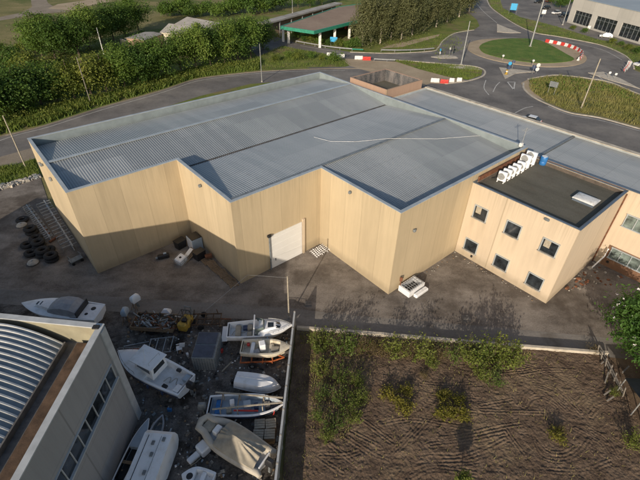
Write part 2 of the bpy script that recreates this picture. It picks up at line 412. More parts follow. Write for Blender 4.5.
def px(pts, z=0.0): return [at(x, y, z) for x, y in pts]
def sheet(name, pts, z, mat, kind='structure'):
    o = MB().poly([(p[0], p[1], z) for p in ccw(pts)]).build(name, mat); return tag(o, kind=kind)
def smooth_line(pts, sub=6):
    P = [Vector(p) for p in pts]; out = []
    for i in range(len(P) - 1):
        a, b, c, d = P[max(i - 1, 0)], P[i], P[i + 1], P[min(i + 2, len(P) - 1)]
        for k in range(sub):
            t = k / sub
            out.append(.5 * ((2 * b) + (c - a) * t + (2 * a - 5 * b + 4 * c - d) * t * t + (3 * b - a - 3 * c + d) * t ** 3))
    return out + [P[-1]]
def ribbon(pts, wd, z0, z1, mb=None):
    mb = mb or MB(); P = [Vector((p[0], p[1])) for p in pts]; L, Rr = [], []
    for i, p in enumerate(P):
        d = (P[min(i + 1, len(P) - 1)] - P[max(i - 1, 0)])
        if d.length < 1e-6: d = Vector((1, 0))
        d.normalize(); nn = Vector((-d.y, d.x)) * wd / 2
        L.append(p + nn); Rr.append(p - nn)
    if z1 - z0 < .02:
        n = len(P); mb.add([(q.x, q.y, z1) for q in L + Rr], [(n + i, n + i + 1, i + 1, i) for i in range(n - 1)])
    else:
        rings = [[(a.x, a.y, z0), (a.x, a.y, z1), (b.x, b.y, z1), (b.x, b.y, z0)] for a, b in zip(L, Rr)]
        mb.loft(rings)
    return mb
ORD = ['first', 'second', 'third', 'fourth', 'fifth', 'sixth', 'seventh', 'eighth', 'ninth', 'tenth', 'eleventh', 'twelfth', 'thirteenth', 'fourteenth', 'fifteenth', 'sixteenth', 'seventeenth', 'eighteenth', 'nineteenth', 'twentieth']
#@@SETTING
TH = R_(40.96993)
EX, EY = Vector((math.cos(TH), math.sin(TH))), Vector((-math.sin(TH), math.cos(TH)))
def UW(u, w_, z=0.0):
    p = EX * u + EY * w_; return Vector((p.x, p.y, z))

# ------------------------------------------------------------------ clouds of small faces (numpy)
def mesh_np(name, V, F, mat):
    me = bpy.data.meshes.new(name); k = F.shape[1]
    me.vertices.add(len(V)); me.vertices.foreach_set('co', V.astype(np.float32).ravel())
    me.loops.add(F.size); me.loops.foreach_set('vertex_index', F.astype(np.int32).ravel())
    me.polygons.add(len(F)); me.polygons.foreach_set('loop_start', np.arange(0, F.size, k, dtype=np.int32))
    me.update(calc_edges=True); me.materials.append(mat); return me
def leaf_quads(P, size, rs, out=None, aspect=.6, droop=0.0):
    n = len(P)
    nr = rs.normal(size=(n, 3)); 
    if out is not None: nr = nr * .75 + out
    nr[:, 2] += .35
    nr /= np.linalg.norm(nr, axis=1, keepdims=True) + 1e-9
    t = rs.normal(size=(n, 3)); t[:, 2] -= droop
    t -= nr * (t * nr).sum(1, keepdims=True); t /= np.linalg.norm(t, axis=1, keepdims=True) + 1e-9
    b = np.cross(nr, t); s = size * rs.uniform(.6, 1.35, (n, 1)); a = s * aspect
    V = np.stack([P - t * s * .5, P + b * a * .5, P + t * s * .5, P - b * a * .5], 1).reshape(-1, 3)
    return V, np.arange(4 * n).reshape(-1, 4)
def crown_mesh(name, mat, seed, rx, rz, zc, nclump, nleaf, size, droop=0.0, lobes=5, aspect=.6, spread=.17, lean=0.0):
    """uneven crown: a few big lobes, leaf clumps on and inside them"""
    rs = np.random.RandomState(seed); C = []
    L = [(np.array([rs.uniform(-.42, .42) * rx, rs.uniform(-.42, .42) * rx, zc + rs.uniform(-.38, .42) * rz]), rs.uniform(.5, .78)) for _ in range(lobes)]
    P, O = [], []
    for k in range(nclump):
        c, q = L[k % lobes]
        d = rs.normal(size=3); d /= np.linalg.norm(d)
        if d[2] < -.35 and rs.rand() < .6: d[2] *= -1
        r = q * rs.uniform(.45, 1.08)
        cc = c + d * r * np.array([rx, rx, rz])
        n = int(nleaf * rs.uniform(.5, 1.5)); sg = spread * rx * rs.uniform(.6, 1.4)
        p = cc + rs.normal(size=(n, 3)) * sg * np.array([1, 1, .75 + droop * .6])
        P.append(p); O.append(np.repeat(d[None], n, 0))
    P = np.concatenate(P); O = np.concatenate(O)
    P[:, 2] = np.maximum(P[:, 2], .25)
    V, F = leaf_quads(P, size, rs, O * .9, aspect, droop)
    return mesh_np(name, V, F, mat)
def trunk_mesh(name, mat, seed, h, r, spread, nb=6, fork=.35):
    r_ = random.Random(seed); mb = MB(); top = Vector((r_.uniform(-.4, .4), r_.uniform(-.4, .4), h * .8))
    pts = [Vector((0, 0, -.1)), Vector((0, 0, .15)), Vector((r_.uniform(-.15, .15), r_.uniform(-.15, .15), h * .35)), top]
    mb.path(pts, [r * 1.5, r, r * .8, r * .25], 8)
    for i in range(nb):
        t = fork + (1 - fork) * .8 * i / nb; z = h * .8 * t; a = i * 2.4 + r_.random()
        b = Vector((0, 0, z)); d = Vector((math.cos(a), math.sin(a), .9)) * spread * r_.uniform(.5, .85) * (1.15 - t)
        mb.path([b, b + d * .5 + Vector((0, 0, .1)), b + d + Vector((0, 0, d.length * .25))], [r * .5 * (1.1 - t * .6), r * .32, r * .1], 6)
    me_o = mb.build(name, mat, None, True); me = me_o.data; bpy.data.objects.remove(me_o); return me
def inst(name, me, parent):
    o = bpy.data.objects.new(name, me); col.objects.link(o); o.parent = parent; return o
def tree(name, label, cat, loc, trunk, crown, sc=(1, 1, 1), rz=0.0, group=None, extra=()):
    t = thing(name, label, cat, loc, rz, group); t.scale = sc
    if trunk: inst('trunk', trunk, t)
    inst('crown', crown, t)
    for n_, me in extra: inst(n_, me, t)
    return t
def in_poly(X, Y, poly):
    c = np.zeros(len(X), bool); n = len(poly)
    for i in range(n):
        x0, y0 = poly[i][0], poly[i][1]; x1, y1 = poly[(i + 1) % n][0], poly[(i + 1) % n][1]
        k = ((y0 > Y) != (y1 > Y)); c ^= k & (X < (x1 - x0) * (Y - y0) / ((y1 - y0) if abs(y1 - y0) > 1e-9 else 1e-9) + x0)
    return c
def scatter(poly, n, rs):
    xs = [p[0] for p in poly]; ys = [p[1] for p in poly]; out = np.zeros((0, 2))
    while len(out) < n:
        X = rs.uniform(min(xs), max(xs), n); Y = rs.uniform(min(ys), max(ys), n)
        k = in_poly(X, Y, poly); out = np.concatenate([out, np.stack([X[k], Y[k]], 1)])
    return out[:n]
def grass_stuff(name, polys, h, wd, mat, seed, dens_scale=9.0):
    """tufts of blades, denser in patches"""
    rs = np.random.RandomState(seed); Vs = []
    for poly, n in polys:
        p = scatter(poly, n, rs)
        k = np.sin(p[:, 0] * 2.2 / dens_scale * 3 + 1.3 * np.sin(p[:, 1] * .6)) * np.sin(p[:, 1] * 2.6 / dens_scale * 3 + p[:, 0] * .35) + rs.normal(size=len(p)) * .45
        p = p[k > -.35]; n_ = len(p)
        hh = h * rs.uniform(.35, 1.3, n_); a = rs.uniform(0, math.pi, n_); l = rs.normal(size=(n_, 2)) * .35 * hh[:, None]
        c, s = np.cos(a) * wd, np.sin(a) * wd
        z0 = np.zeros(n_)
        Vs.append(np.stack([np.stack([p[:, 0] - c, p[:, 1] - s, z0], 1), np.stack([p[:, 0] + c, p[:, 1] + s, z0], 1), np.stack([p[:, 0] + l[:, 0], p[:, 1] + l[:, 1], hh], 1)], 1).reshape(-1, 3))
    V = np.concatenate(Vs); me = mesh_np(name, V, np.arange(len(V)).reshape(-1, 3), mat)
    o = bpy.data.objects.new(name, me); col.objects.link(o); return tag(o, kind='stuff')

# ------------------------------------------------------------------ setting: ground, roads
S_ = 3000
tag(MB().poly([(-S_, -S_, -.03), (S_, -S_, -.03), (S_, S_, -.03), (-S_, S_, -.03)]).build('ground', M['drygrass']), kind='structure')
verge = px([(-90, 225), (-90, 100), (60, 62), (150, 35), (268, 34), (300, 43.5), (350, 52), (432, 51), (438, 48), (443, 41), (455, 33), (474, 30), (480, 26), (477, 20), (466, 10), (458, -6), (330, -2), (255, 22)])
sheet('verge', px([(-90, 225), (-90, 100), (20, 70), (60, 45), (150, 30), (262, 15), (330, 2), (380, -6), (458, -6), (466, 10), (477, 20), (480, 26), (474, 30), (470, 60), (400, 110), (20, 180)]), -.004, M['grass'])
asph = px([(255, 30), (270, 34), (285, 40), (300, 43.5), (350, 52), (390, 53.3), (432, 51.3), (438, 48), (443, 41), (455, 33.5), (474, 30), (479.5, 26), (477, 20), (466, 10), (458, -6), (486, -6), (490, 7), (503, 17), (518, 26), (535, 33), (560, 37), (600, 45), (622, 54), (631, 62), (634, 70), (660, 80), (720, 98), (720, 170), (640, 162), (560, 140), (430, 105), (345, 76), (300, 66), (262, 62), (245, 42)])
sheet('roundabout_road', asph, .006, M['asphalt'])
up = [(-90, 172), (-40, 152), (0, 137), (12, 134), (47, 125), (100, 108), (160, 91), (195, 79.5), (230, 74.5), (262, 71.5), (300, 69.5), (345, 68.5), (375, 69), (430, 84)]
lo = [(430, 106), (345, 84), (300, 80), (250, 84), (200, 96), (100, 128), (35, 147), (0, 157), (-40, 172), (-90, 195)]
sheet('bend_road', px(smooth_line(up, 4)) + px(lo), .010, M['asphalt'])
sheet('road_shoulder', px([(-90, 195), (-40, 172), (0, 157), (35, 147), (100, 128), (110, 140), (35, 158.5), (0, 169), (-40, 186), (-90, 215)]), .014, M['shoulder'])
tag(ribbon(px(smooth_line(up[:-1], 4)), .35, -.02, .09).build('road_kerb', M['shoulder']), kind='structure')
wverge = px([(205, 77.5), (230, 72.5), (262, 69.5), (300, 67.5), (345, 66.8), (352, 65), (342, 58.2), (322, 53), (300, 49.5), (282, 46), (262, 55), (235, 66)])
sheet('roadside_grass', wverge, .016, M['grass'])
sheet('gravel_path', px([(340, 58), (372, 60.5), (395, 61.5), (420, 68), (445, 75), (462, 79.5), (468, 81.2), (445, 84), (430, 83.5), (424, 86), (385, 76), (360, 69), (350, 66)]), .02, M['gravel'])
tri = px([(388, 59.5), (421, 62.5), (452, 65), (474, 67), (482.5, 71), (481, 75.5), (468, 80), (450, 77.5), (420, 69.5), (400, 63)])
sheet('triangle_grass', tri, .024, M['grass'])
sheet('paved_tip', px([(440, 64.5), (474, 66.8), (481, 70), (470, 69.5), (450, 68)]), .028, M['kerb'])
eucgrass = px([(300, 43), (350, 51), (390, 52.3), (431, 50.5), (437, 47.4), (442, 40.5), (454, 33), (473, 29.6), (478.5, 26), (476, 20), (465, 10), (455, -6), (400, -6), (350, 25)])
sheet('hill_grass', eucgrass, .016, M['grass'])
sheet('dirt_track', px([(380, 48.5), (390, 45), (415, 39.5), (430, 36.3), (440, 34), (438, 36.8), (420, 42), (402, 47)]), .02, M['gravel'])
rgrass = px([(528, 80), (545, 77), (560, 76), (590, 79.5), (612, 84), (640, 95.5), (720, 122), (720, 156), (640, 128), (600, 117), (570, 112), (548, 103.5), (534, 96), (526, 89), (525, 84)])
sheet('meadow', rgrass, .016, M['drygrass'])
outer = px([(488, -6), (491, 6.5), (504, 16.5), (519, 25.5), (536, 32.5), (560, 36.5), (600, 44.5), (622, 53.5), (632, 61.5), (636, 69), (660, 78), (720, 95), (720, 50), (640, 46), (600, 40), (565, 29), (540, 22), (520, 17), (503, 8), (498, -6)])
sheet('outer_verge', outer, .02, M['grass'])
sheet('parking_lot', px([(498, -6), (503, 8), (520, 17), (540, 22), (565, 29), (600, 40), (640, 46), (720, 50), (720, -30), (600, -40), (500, -30)]), .016, M['asphalt'])
RC = Vector((61.8, 140.9))
def circ(r, n=64, c=RC): return [(c.x + r * math.cos(2 * math.pi * i / n), c.y + r * math.sin(2 * math.pi * i / n)) for i in range(n)]
tag(MB().prism(circ(17.3), .0, .12).build('island_apron', M['gravel']), kind='structure')
lawn = px(smooth_line([(479, 48), (482, 44.5), (492, 41), (507, 39.2), (525, 39), (540, 41), (553, 47), (565, 54), (574, 60), (560, 63), (538, 63.5), (515, 61), (495, 57), (483, 53), (479, 48)], 3)[:-1])
tag(MB().prism([(p.x, p.y) for p in ccw(lawn)], .1, .22).build('island_lawn', M['lawn']), kind='structure')
for pts in ([(497, 24), (507, 28), (521, 33), (510, 33.2), (497, 32)], [(431, 57), (445, 55), (456, 56.5), (458, 58.3), (440, 58.5)], [(499, 67.5), (512, 69), (535, 72), (516, 73.5), (505, 79), (502, 73)], [(588, 73), (603, 72), (620, 78.5), (640, 89), (612, 81)]):
    tag(MB().prism([(p.x, p.y) for p in ccw(px(pts))], 0, .09).build('traffic_island', M['kerb']), kind='structure')
kb = MB()
for pts, wd in (([(390, 59.5), (421, 62), (452, 64.5), (474, 66.5), (484, 70.3), (483, 76), (468, 81), (445, 84)], .45),
                ([(350, 52.2), (390, 53.4), (431, 51.4), (438, 48), (443, 41), (455, 33.3), (474, 30)], .4),
                ([(523.5, 83), (524, 89), (533, 97), (548, 104.5), (570, 113), (600, 118), (640, 129)], .45),
                ([(528, 79.3), (545, 76.2), (560, 75.3), (590, 78.7), (612, 83), (640, 94.5), (700, 114)], .35),
                ([(486, -3), (490.5, 7), (503.5, 17), (518.5, 26), (535.5, 33), (560, 37), (600, 45), (622, 54), (631.5, 62), (634, 69)], .45)):
    ribbon(px(smooth_line(pts, 5)), wd, -.02, .12, kb)
tag(kb.build('kerb', M['kerb']), kind='structure')
dust = [(p[0], p[1], .013) for p in circ(20.2)] + [(p[0], p[1], .013) for p in circ(17.2)]
tag(MB().add(dust, [(i, (i + 1) % 64, 64 + (i + 1) % 64, 64 + i) for i in range(64)]).build('dusty_lane', M['lane_dust']), kind='structure')
sheet('kerb_patch', px([(521, 83), (528, 79.5), (531, 84), (532, 91), (545, 101), (533, 96.5), (524, 89.5)]), .03, M['gravel'])
mk = MB()
for pts in ([(507.5, 82), (513.7, 89.7)], [(515, 82), (513.7, 89.7)], [(507.5, 82), (515, 82)]): ribbon(px(pts), .28, 0, .014, mk)
for pts in ([(500, 82), (496, 86), (493, 92)], [(489, 95), (484, 88), (486, 80)], [(515, 113), (525, 108), (533, 106.5)], [(560, 40), (600, 49), (622, 60)],
            [(440, 52.7), (390, 54.8), (350, 53.6), (300, 45.6)], [(596, 74.5), (603, 80)], [(601, 73.6), (609, 80.5)], [(606, 73.8), (615, 82)], [(590, 76), (614, 85), (640, 97)],
            [(475, 2), (484, 12), (497, 23)], [(548, 106.3), (570, 114.8), (600, 120.3), (640, 131)]):
    ribbon(px(smooth_line(pts, 4)), .18, 0, .014, mk)
ribbon(px(smooth_line([(-40, 155), (12, 136.5), (47, 127.5), (100, 110.5), (160, 93.3), (195, 81.6), (230, 76.2), (262, 73.2), (300, 71.2), (345, 70.2)], 4)), .16, 0, .018, mk)
tag(mk.build('road_marking', M['paint']), kind='structure')
# far road at the upper left
sheet('far_road', px([(-60, 28), (0, 17), (22, 12.5), (32, 7), (30, -6), (44, -6), (48, 3), (58, 9), (70, 11.5), (40, 14), (0, 20.5), (-60, 33)]), .0, M['shoulder'])
sheet('far_dirt', px([(48, 8.5), (58, 4), (95, -1), (112, 1), (88, 6), (72, 10.5)]), .004, M['gravel'])
sheet('far_field', px([(-60, 66), (0, 43), (45, 33), (58, 24), (62, 15.5), (0, 21.5), (-60, 34)]), -.0, M['drygrass'])

# yard, concrete lane, boat yard
LINE = [(-100, 284), (0, 289), (160, 300), (290, 308), (345, 315), (480, 326), (600, 337), (760, 353)]
yardp = px([(-90, 214), (0, 189), (40, 176.5)]) + [UW(4, 60), UW(51, 60), UW(62, 46), UW(62, -30)] + px(LINE[::-1])
sheet('yard', yardp, .010, M['yard'])
KW = [(297, 330.5), (450, 343), (606, 356)]
sheet('lane', px(LINE) + px([(760, 372), (606, 357), (450, 344), (297, 331), (292, 322), (120, 312), (0, 304), (-100, 299)]), .014, M['slab'])
sheet('boat_yard', px([(-100, 299), (0, 304), (120, 312), (292, 322)]) + [Vector((-2.35, 28.0, 0)), Vector((-3.0, 2, 0)), Vector((-60, 2, 0))], .018, M['boatyard'])
sheet('rough_ground', [at(606, 356.5), at(760, 371), Vector((60, 0, 0)), Vector((24, 0, 0)), Vector((25.2, 20, 0))], .006, M['soil'])

# ploughed field: real relief with tractor tracks
def soil_field():
    x0, x1, y0, y1, st = -2.3, 27.5, 8.5, 28.2, .047
    xs = np.arange(x0, x1, st); ys = np.arange(y0, y1, st); X, Y = np.meshgrid(xs, ys); rs = np.random.RandomState(3)
    def vnoise(scale, seed):
        r2 = np.random.RandomState(seed); gx = ((X - x0) / scale); gy = ((Y - y0) / scale)
        g = r2.rand(int(gy.max()) + 3, int(gx.max()) + 3); i, j = gy.astype(int), gx.astype(int); fy, fx = gy - i, gx - j
        fx = fx * fx * (3 - 2 * fx); fy = fy * fy * (3 - 2 * fy)
        return (g[i, j] * (1 - fx) + g[i, j + 1] * fx) * (1 - fy) + (g[i + 1, j] * (1 - fx) + g[i + 1, j + 1] * fx) * fy
    Z = .17 + .10 * (vnoise(2.6, 1) - .5) + .05 * (vnoise(.5, 2) - .5) + .045 * (vnoise(.23, 4) - .5) + .05 * (vnoise(.12, 14) - .5) + .02 * rs.rand(*X.shape)
    # furrows of the cultivator, wavy rows
    Z += .006 * np.sin((Y * 1.0 + .35 * np.sin(X * .35) + .06 * X) * 2 * math.pi / .55) * (.3 + vnoise(3.0, 8))
    tracks = [[(510, 402), (515, 390), (530, 384), (545, 386), (562, 396), (580, 414)], [(522, 407), (525, 397), (535, 391), (547, 395), (567, 412)], [(526, 409), (532, 401), (543, 400), (555, 407)],
        [(516, 405), (519, 394), (531, 388), (546, 391), (564, 404)],
        [(590, 417), (597, 409), (612, 402)], [(575, 406), (587, 396), (605, 390)], [(530, 432), (540, 455), (560, 461), (577, 455), (590, 440)], [(536, 440), (548, 452), (562, 454), (574, 448)], [(505, 431), (525, 458)], [(480, 412), (545, 414)], [(480, 407), (512, 401)],
        [(395, 477), (407, 465), (427, 459), (455, 459), (480, 452), (505, 440)], [(410, 479), (428, 470), (445, 470), (475, 475)], [(402, 478), (416, 466), (440, 463.5), (470, 462), (490, 456)], [(342, 435), (372, 455), (390, 462)], [(392, 460), (412, 440), (432, 418)], [(386, 457), (408, 436), (424, 418)], [(320, 460), (343, 475)],
        [(407, 392), (440, 397), (480, 400)], [(407, 382), (440, 386), (480, 385)], [(412, 398), (445, 410), (475, 414)], [(320, 456), (345, 456), (358, 452)], [(360, 420), (395, 445)], [(350, 432), (380, 448)], [(515, 365), (540, 372), (570, 385)], [(520, 375), (545, 371), (575, 372)], [(500, 470), (530, 476)], [(440, 440), (470, 435), (500, 428), (520, 425)], [(430, 446), (470, 441), (505, 434)], [(380, 425), (410, 420), (440, 425), (470, 430)],
        [(330, 445), (360, 468)], [(480, 376), (520, 372)], [(540, 470), (580, 472), (610, 462)], [(575, 430), (600, 445), (612, 465)], [(585, 428), (605, 440), (618, 458)]]
    for t in tracks:
        P = smooth_line([at(a, b) for a, b in t], 10)
        P = [a.lerp(b, k / 4) for a, b in zip(P, P[1:]) for k in range(4)]
        D = np.full(X.shape, 9.0)
        for q in P:
            i0, i1 = max(0, int((q.y - 1 - y0) / st)), int((q.y + 1 - y0) / st); j0, j1 = max(0, int((q.x - 1 - x0) / st)), int((q.x + 1 - x0) / st)
            if i1 <= i0 or j1 <= j0: continue
            D[i0:i1, j0:j1] = np.minimum(D[i0:i1, j0:j1], (X[i0:i1, j0:j1] - q.x) ** 2 + (Y[i0:i1, j0:j1] - q.y) ** 2)
        D = np.sqrt(D); Z += -.023 * np.cos(D * 2 * math.pi / .25) * np.exp(-(D / (.26 + .16 * vnoise(4.0, 17))) ** 4) * np.clip(1.5 * vnoise(2.2, 11), .15, 1.2)
    V = np.stack([X.ravel(), Y.ravel(), Z.ravel()], 1); ny, nx = X.shape
    I = np.arange(ny * nx).reshape(ny, nx); F = np.stack([I[:-1, :-1], I[:-1, 1:], I[1:, 1:], I[1:, :-1]], -1).reshape(-1, 4)
    # keep only what lies inside the plot
    plot = [(p.x, p.y) for p in px([(297.5, 331.5), (450, 344), (606, 357)])] + [(26.9, 24.2), (25.6, 18), (24.7, 8.8), (-2.4, 8.8), (-2.15, 27.6)]
    cx = V[F].mean(1); k = in_poly(cx[:, 0], cx[:, 1], plot); F = F[k]
    me = mesh_np('field', V, F, M['soil']); me.polygons.foreach_set('use_smooth', [True] * len(F))
    o = bpy.data.objects.new('field', me); col.objects.link(o); tag(o, kind='structure')
soil_field()
#@@BUILDINGS
# ------------------------------------------------------------------ the yellow warehouse
def corrug(x0, x1, ya, za, yb, zb, pitch=.27, amp=.016, th=.0, rows=1):
    """sheet whose waves run along x; rows run from (ya, za) to (yb, zb)"""
    mb = MB(); k = 8; n = max(2, int(round((x1 - x0) / pitch * k))); V = []
    for r in range(rows + 1):
        t = r / rows
        for i in range(n + 1):
            x = x0 + (x1 - x0) * i / n
            V.append((x, ya + (yb - ya) * t, za + (zb - za) * t + amp * math.sin(2 * math.pi * x / pitch)))
    F = [(r * (n + 1) + i, r * (n + 1) + i + 1, (r + 1) * (n + 1) + i + 1, (r + 1) * (n + 1) + i) for r in range(rows) for i in range(n)]
    return mb.add(V, F)
WU, WW = 4.59, 20.02
foot = [(4.59, 58.8), (4.59, 42.76), (15.95, 42.76), (15.95, 31.37), (27.2, 31.37), (27.2, 20.02), (50.22, 20.02), (50.22, 58.8)]
foot = ccw([(u - WU, w_ - WW) for u, w_ in foot])
wh = thing('warehouse', 'large yellow warehouse with stepped front walls and grey corrugated roof', 'warehouse', UW(WU, WW), TH)
inn = offset_poly(foot, .24)
MB().ring(foot, inn, 0, 10.36, 8.4).build('wall', M['tan'], wh)
in2 = offset_poly(foot, .275)
MB().ring(offset_poly(foot, .243), in2, 8.5, 10.33).build('parapet_flashing', M['flash'], wh)
MB().ring(offset_poly(foot, -.04), offset_poly(foot, .32), 10.365, 10.43).build('parapet_cap', M['cap'], wh)
def L_(u, w_): return u - WU, w_ - WW
xa, xb = 4.9 - WU, 49.9 - WU
r1 = 50.8 - WW
corrug(xa, xb, 42.86 - WW, 9.2, r1, 10.3).build('roof', M['roof'], wh)
corrug(xa, xb, 58.1 - WW, 9.5, r1, 10.3).build('roof', M['roof'], wh)
corrug(16.25 - WU, xb, 42.58 - WW, 9.15, 31.9 - WW, 10.28).build('roof', M['roof2'], wh)
corrug(27.5 - WU, xb, 20.8 - WW, 9.15, 31.9 - WW, 10.28).build('roof', M['roof'], wh)
MB().box(((xa + xb) / 2, r1, 10.37), (xb - xa, .5, .05)).build('ridge_cap', M['cap'], wh)
MB().box(((16.2 + 49.9) / 2 - WU, 31.9 - WW, 10.35), (33.6, .42, .05)).build('ridge_cap', M['greymetal'], wh)
for (u0, u1, wa, wb) in ((16.2, 49.95, 42.25, 42.95), (4.87, 49.95, 58.1, 58.52), (27.48, 49.95, 20.3, 20.8), (4.87, 15.7, 43.0, 43.35)):
    MB().box(((u0 + u1) / 2 - WU, (wa + wb) / 2 - WW, 9.08), (u1 - u0, wb - wa, .12)).build('roof_gutter', M['gutter'], wh)
MB().box(((16.2 + 27.5) / 2 - WU, 31.64 - WW, 10.1), (11.0, .12, .3)).build('ridge_flashing', M['flash'], wh)
MB().path([Vector((*L_(u, w_), z)) for u, w_, z in ((49.7, 26.2, 9.85), (44, 28.6, 10.13), (38.5, 32, 10.48), (35.2, 34.2, 10.2), (33.2, 36.6, 9.95), (32.9, 39.5, 9.6))], .022, 6).build('roof_cable', M['white'], wh, True)
for u, w_, z in ((15.75, 37.3, 9.6), (27.0, 26.6, 9.6), (4.4, 53, 9.3), (29.6, 19.85, 7.4)):
    MB().box((*L_(u, w_), z), (.3, .28, .3), bev=.05).build('floodlight', M['greymetal'], wh)
for u, w_ in ((4.45, 50.4), (4.45, 55)): MB().box((*L_(u, w_), 8.6), (.22, .5, .35), bev=.05).build('wall_vent', M['steel'], wh)
d = MB().box((*L_(22.2, 31.325), 2.28), (4.4, .08, 4.5))
dr = d.build('door', M['doorwhite'], wh)
MB().box((*L_(24.62, 31.27), 2.45), (.28, .2, 4.9)).build('door_post', M['office'], dr)
MB().tube(Vector((*L_(19.88, 31.2), 0)), Vector((*L_(19.88, 31.2), 4.6)), .09).build('door_rail', M['greymetal'], dr)
MB().box((*L_(19.9, 31.2), 4.7), (.45, .3, .3), bev=.05).build('door_motor', M['black'], dr)
hb = MB()
for k in range(5): hb.box((*L_(22.2, 31.28), .45 + k * .9), (4.36, .02, .03))
hb.build('door_seam', M['doorwhite'], dr)
MB().box((*L_(20.6, 31.26), 1.1), (.08, .05, .35), bev=.01).build('handle', M['black'], dr)

# ------------------------------------------------------------------ office block
OU, OW = 39.05, 8.57
of = thing('office_block', 'two storey cream office block with flat brown roof and six square windows', 'office building', UW(OU, OW), TH)
o_f = ccw([(0, 0), (11.3, 0), (11.3, 11.42), (0, 11.42)])
MB().ring(o_f, offset_poly(o_f, .28), 0, 9.46, 8.6).build('wall', M['office'], of)
MB().ring(offset_poly(o_f, -.05), offset_poly(o_f, .2), 9.465, 9.54).build('parapet_cap', M['cap_dark'], of)
MB().ring(offset_poly(o_f, .283), offset_poly(o_f, .31), 9.0, 9.44).build('roof_upstand', M['upstand'], of)
MB().poly([(.25, .25, 9.05), (11.05, .25, 9.05), (11.05, 11.2, 9.05), (.25, 11.2, 9.05)]).build('roof', M['bitumen'], of)
MB().box((5.8, 11.2, 9.55), (10.4, .12, .9)).build('painted_wall_shade', M['rust'], of)  # added strip; its red-brown stands for the warehouse wall in partial shade
for wc, z in ((18.2, 6.36), (14.33, 6.36), (10.42, 6.36), (18.2, 1.84), (14.33, 1.84), (10.42, 1.84)):
    y = wc - OW; f = MB()
    for dy, dz, sy, sz in ((0, .8, 1.7, .1), (-.8, 0, .1, 1.5), (.8, 0, .1, 1.5)): f.box((-.05, y + dy, z + dz), (.16, sy, sz))
    win = f.build('window', M['cap'], of)
    MB().box((-.07, y, z - .79), (.3, 1.8, .09)).build('sill', M['concrete'], win)
    MB().box((.015, y, z), (.06, 1.54, 1.5)).build('pane', M['glass'], win)
    if (wc, z) in ((18.2, 6.36), (10.42, 6.36)):
        MB().box((-.022, y + .3, z + .28), (.03, .62, .8)).build('blind', M['palewood'], win)
MB().tube((.15 + 11.0, -.09, 0), (11.15, -.09, 9.2), .07).build('downpipe', M['rust'], of)
MB().box((-.15, 3.0, 9.15), (.2, .5, .25), bev=.04).build('wall_lamp', M['greymetal'], of)
MB().box((-.1, 9.2, .62), (.12, .2, .25)).build('meter_box', M['black'], of)

sk = thing('roof_skylight', 'white domed skylight on the brown office roof', 'skylight', UW(45.5, 10.75, 9.05), TH)
MB().box((0, 0, .13), (1.6, 2.1, .26)).build('upstand', M['cap_dark'], sk)
MB().loft([[(-.84 * k, -1.1 * q, z), (.84 * k, -1.1 * q, z), (.84 * k, 1.1 * q, z), (-.84 * k, 1.1 * q, z)] for k, q, z in ((1, 1, .265), (1, 1, .31), (.85, .9, .4), (.45, .7, .45))]).build('dome', M['white'], sk, True)

def ac(label, loc, rz, big=False, first=[None, None]):
    k = 1 if big else 0
    if first[k] is None:
        t = thing('air_conditioner', label, 'air conditioner', loc, rz, 'white air conditioners on the office roof')
        wd, dp, h = (.3, 1.2, 1.5) if big else (.27, .95, 1.1)
        MB().box((0, 0, h / 2 + .12), (wd, dp, h), bev=.04).build('casing', M['gel'], t)
        for s in (-1, 1): MB().box((0, s * dp * .36, .06), (wd + .35, .09, .12)).build('foot', M['gel'], t)
        nf = 2 if big else 1
        for q in range(nf):
            z = .12 + h * (.5 if nf == 1 else (.28 + .44 * q)); g = MB()
            g.lathe([(.0, .03), (.36, .03), (.4, 0)], (-wd / 2 - .01, dp * .08, z), 18, Matrix.Rotation(R_(-90), 4, 'Y'))
            g.build('fan_grille', M['steel'], t)
        gb = MB()
        for q in range(7 if big else 5): gb.box((wd / 2 + .01, 0, .3 + q * (h - .3) / (7 if big else 5)), (.02, dp * .85, .07))
        gb.build('fin_panel', M['greymetal'], t)
        MB().tube((0, dp * .5, .3), (0, dp * .5 + .6, .05), .03).build('pipe', M['black'], t)
        first[k] = t; return t
    return dup(first[k], loc, rz, label)
for i, (u, big) in enumerate(((42.3, 0), (43.25, 0), (44.2, 0), (45.2, 0), (46.2, 0), (47.4, 1), (48.7, 1))):
    lab = ('small white air conditioner, %s small unit from the roof edge' % ORD[i]) if not big else ('tall white air conditioner at the blue drum end of the roof row' if i == 6 else 'tall white air conditioner between the small units and the other tall one')
    ac(lab, UW(u, 18.5 if not big else 18.7, 9.055), TH + R_(8), bool(big))
dm = thing('plastic_drum', 'blue plastic drum standing on the brown office roof', 'drum', UW(50.0, 17.7, 9.055), TH)
MB().lathe([(.0, 0), (.36, 0), (.4, .06), (.41, .4), (.38, .45), (.41, .5), (.41, .95), (.36, 1.05), (.0, 1.05)], n=18).build('body', M['blue'], dm, True)
MB().lathe([(.0, 1.07), (.3, 1.07), (.32, 1.05), (.32, 1.0)], n=18).build('lid', M['white'], dm, True)
an = thing('antenna_mast', 'thin metal antenna mast at the far warehouse parapet corner above the office', 'antenna', UW(49.6, 20.6, 9.2), TH)
MB().tube((0, 0, 0), (0, 0, 3.6), .035).build('mast', M['steel'], an)
ab = MB(); ab.tube((-.7, 0, 3.3), (.7, 0, 3.3), .02)
for k in range(6): ab.tube((-.6 + k * .24, -.3, 3.3), (-.6 + k * .24, .3, 3.3), .012)
ab.build('aerial', M['steel'], an)
MB().box((.1, .1, 1.35), (.5, .4, .5), bev=.08).build('junction_box', M['white'], an)

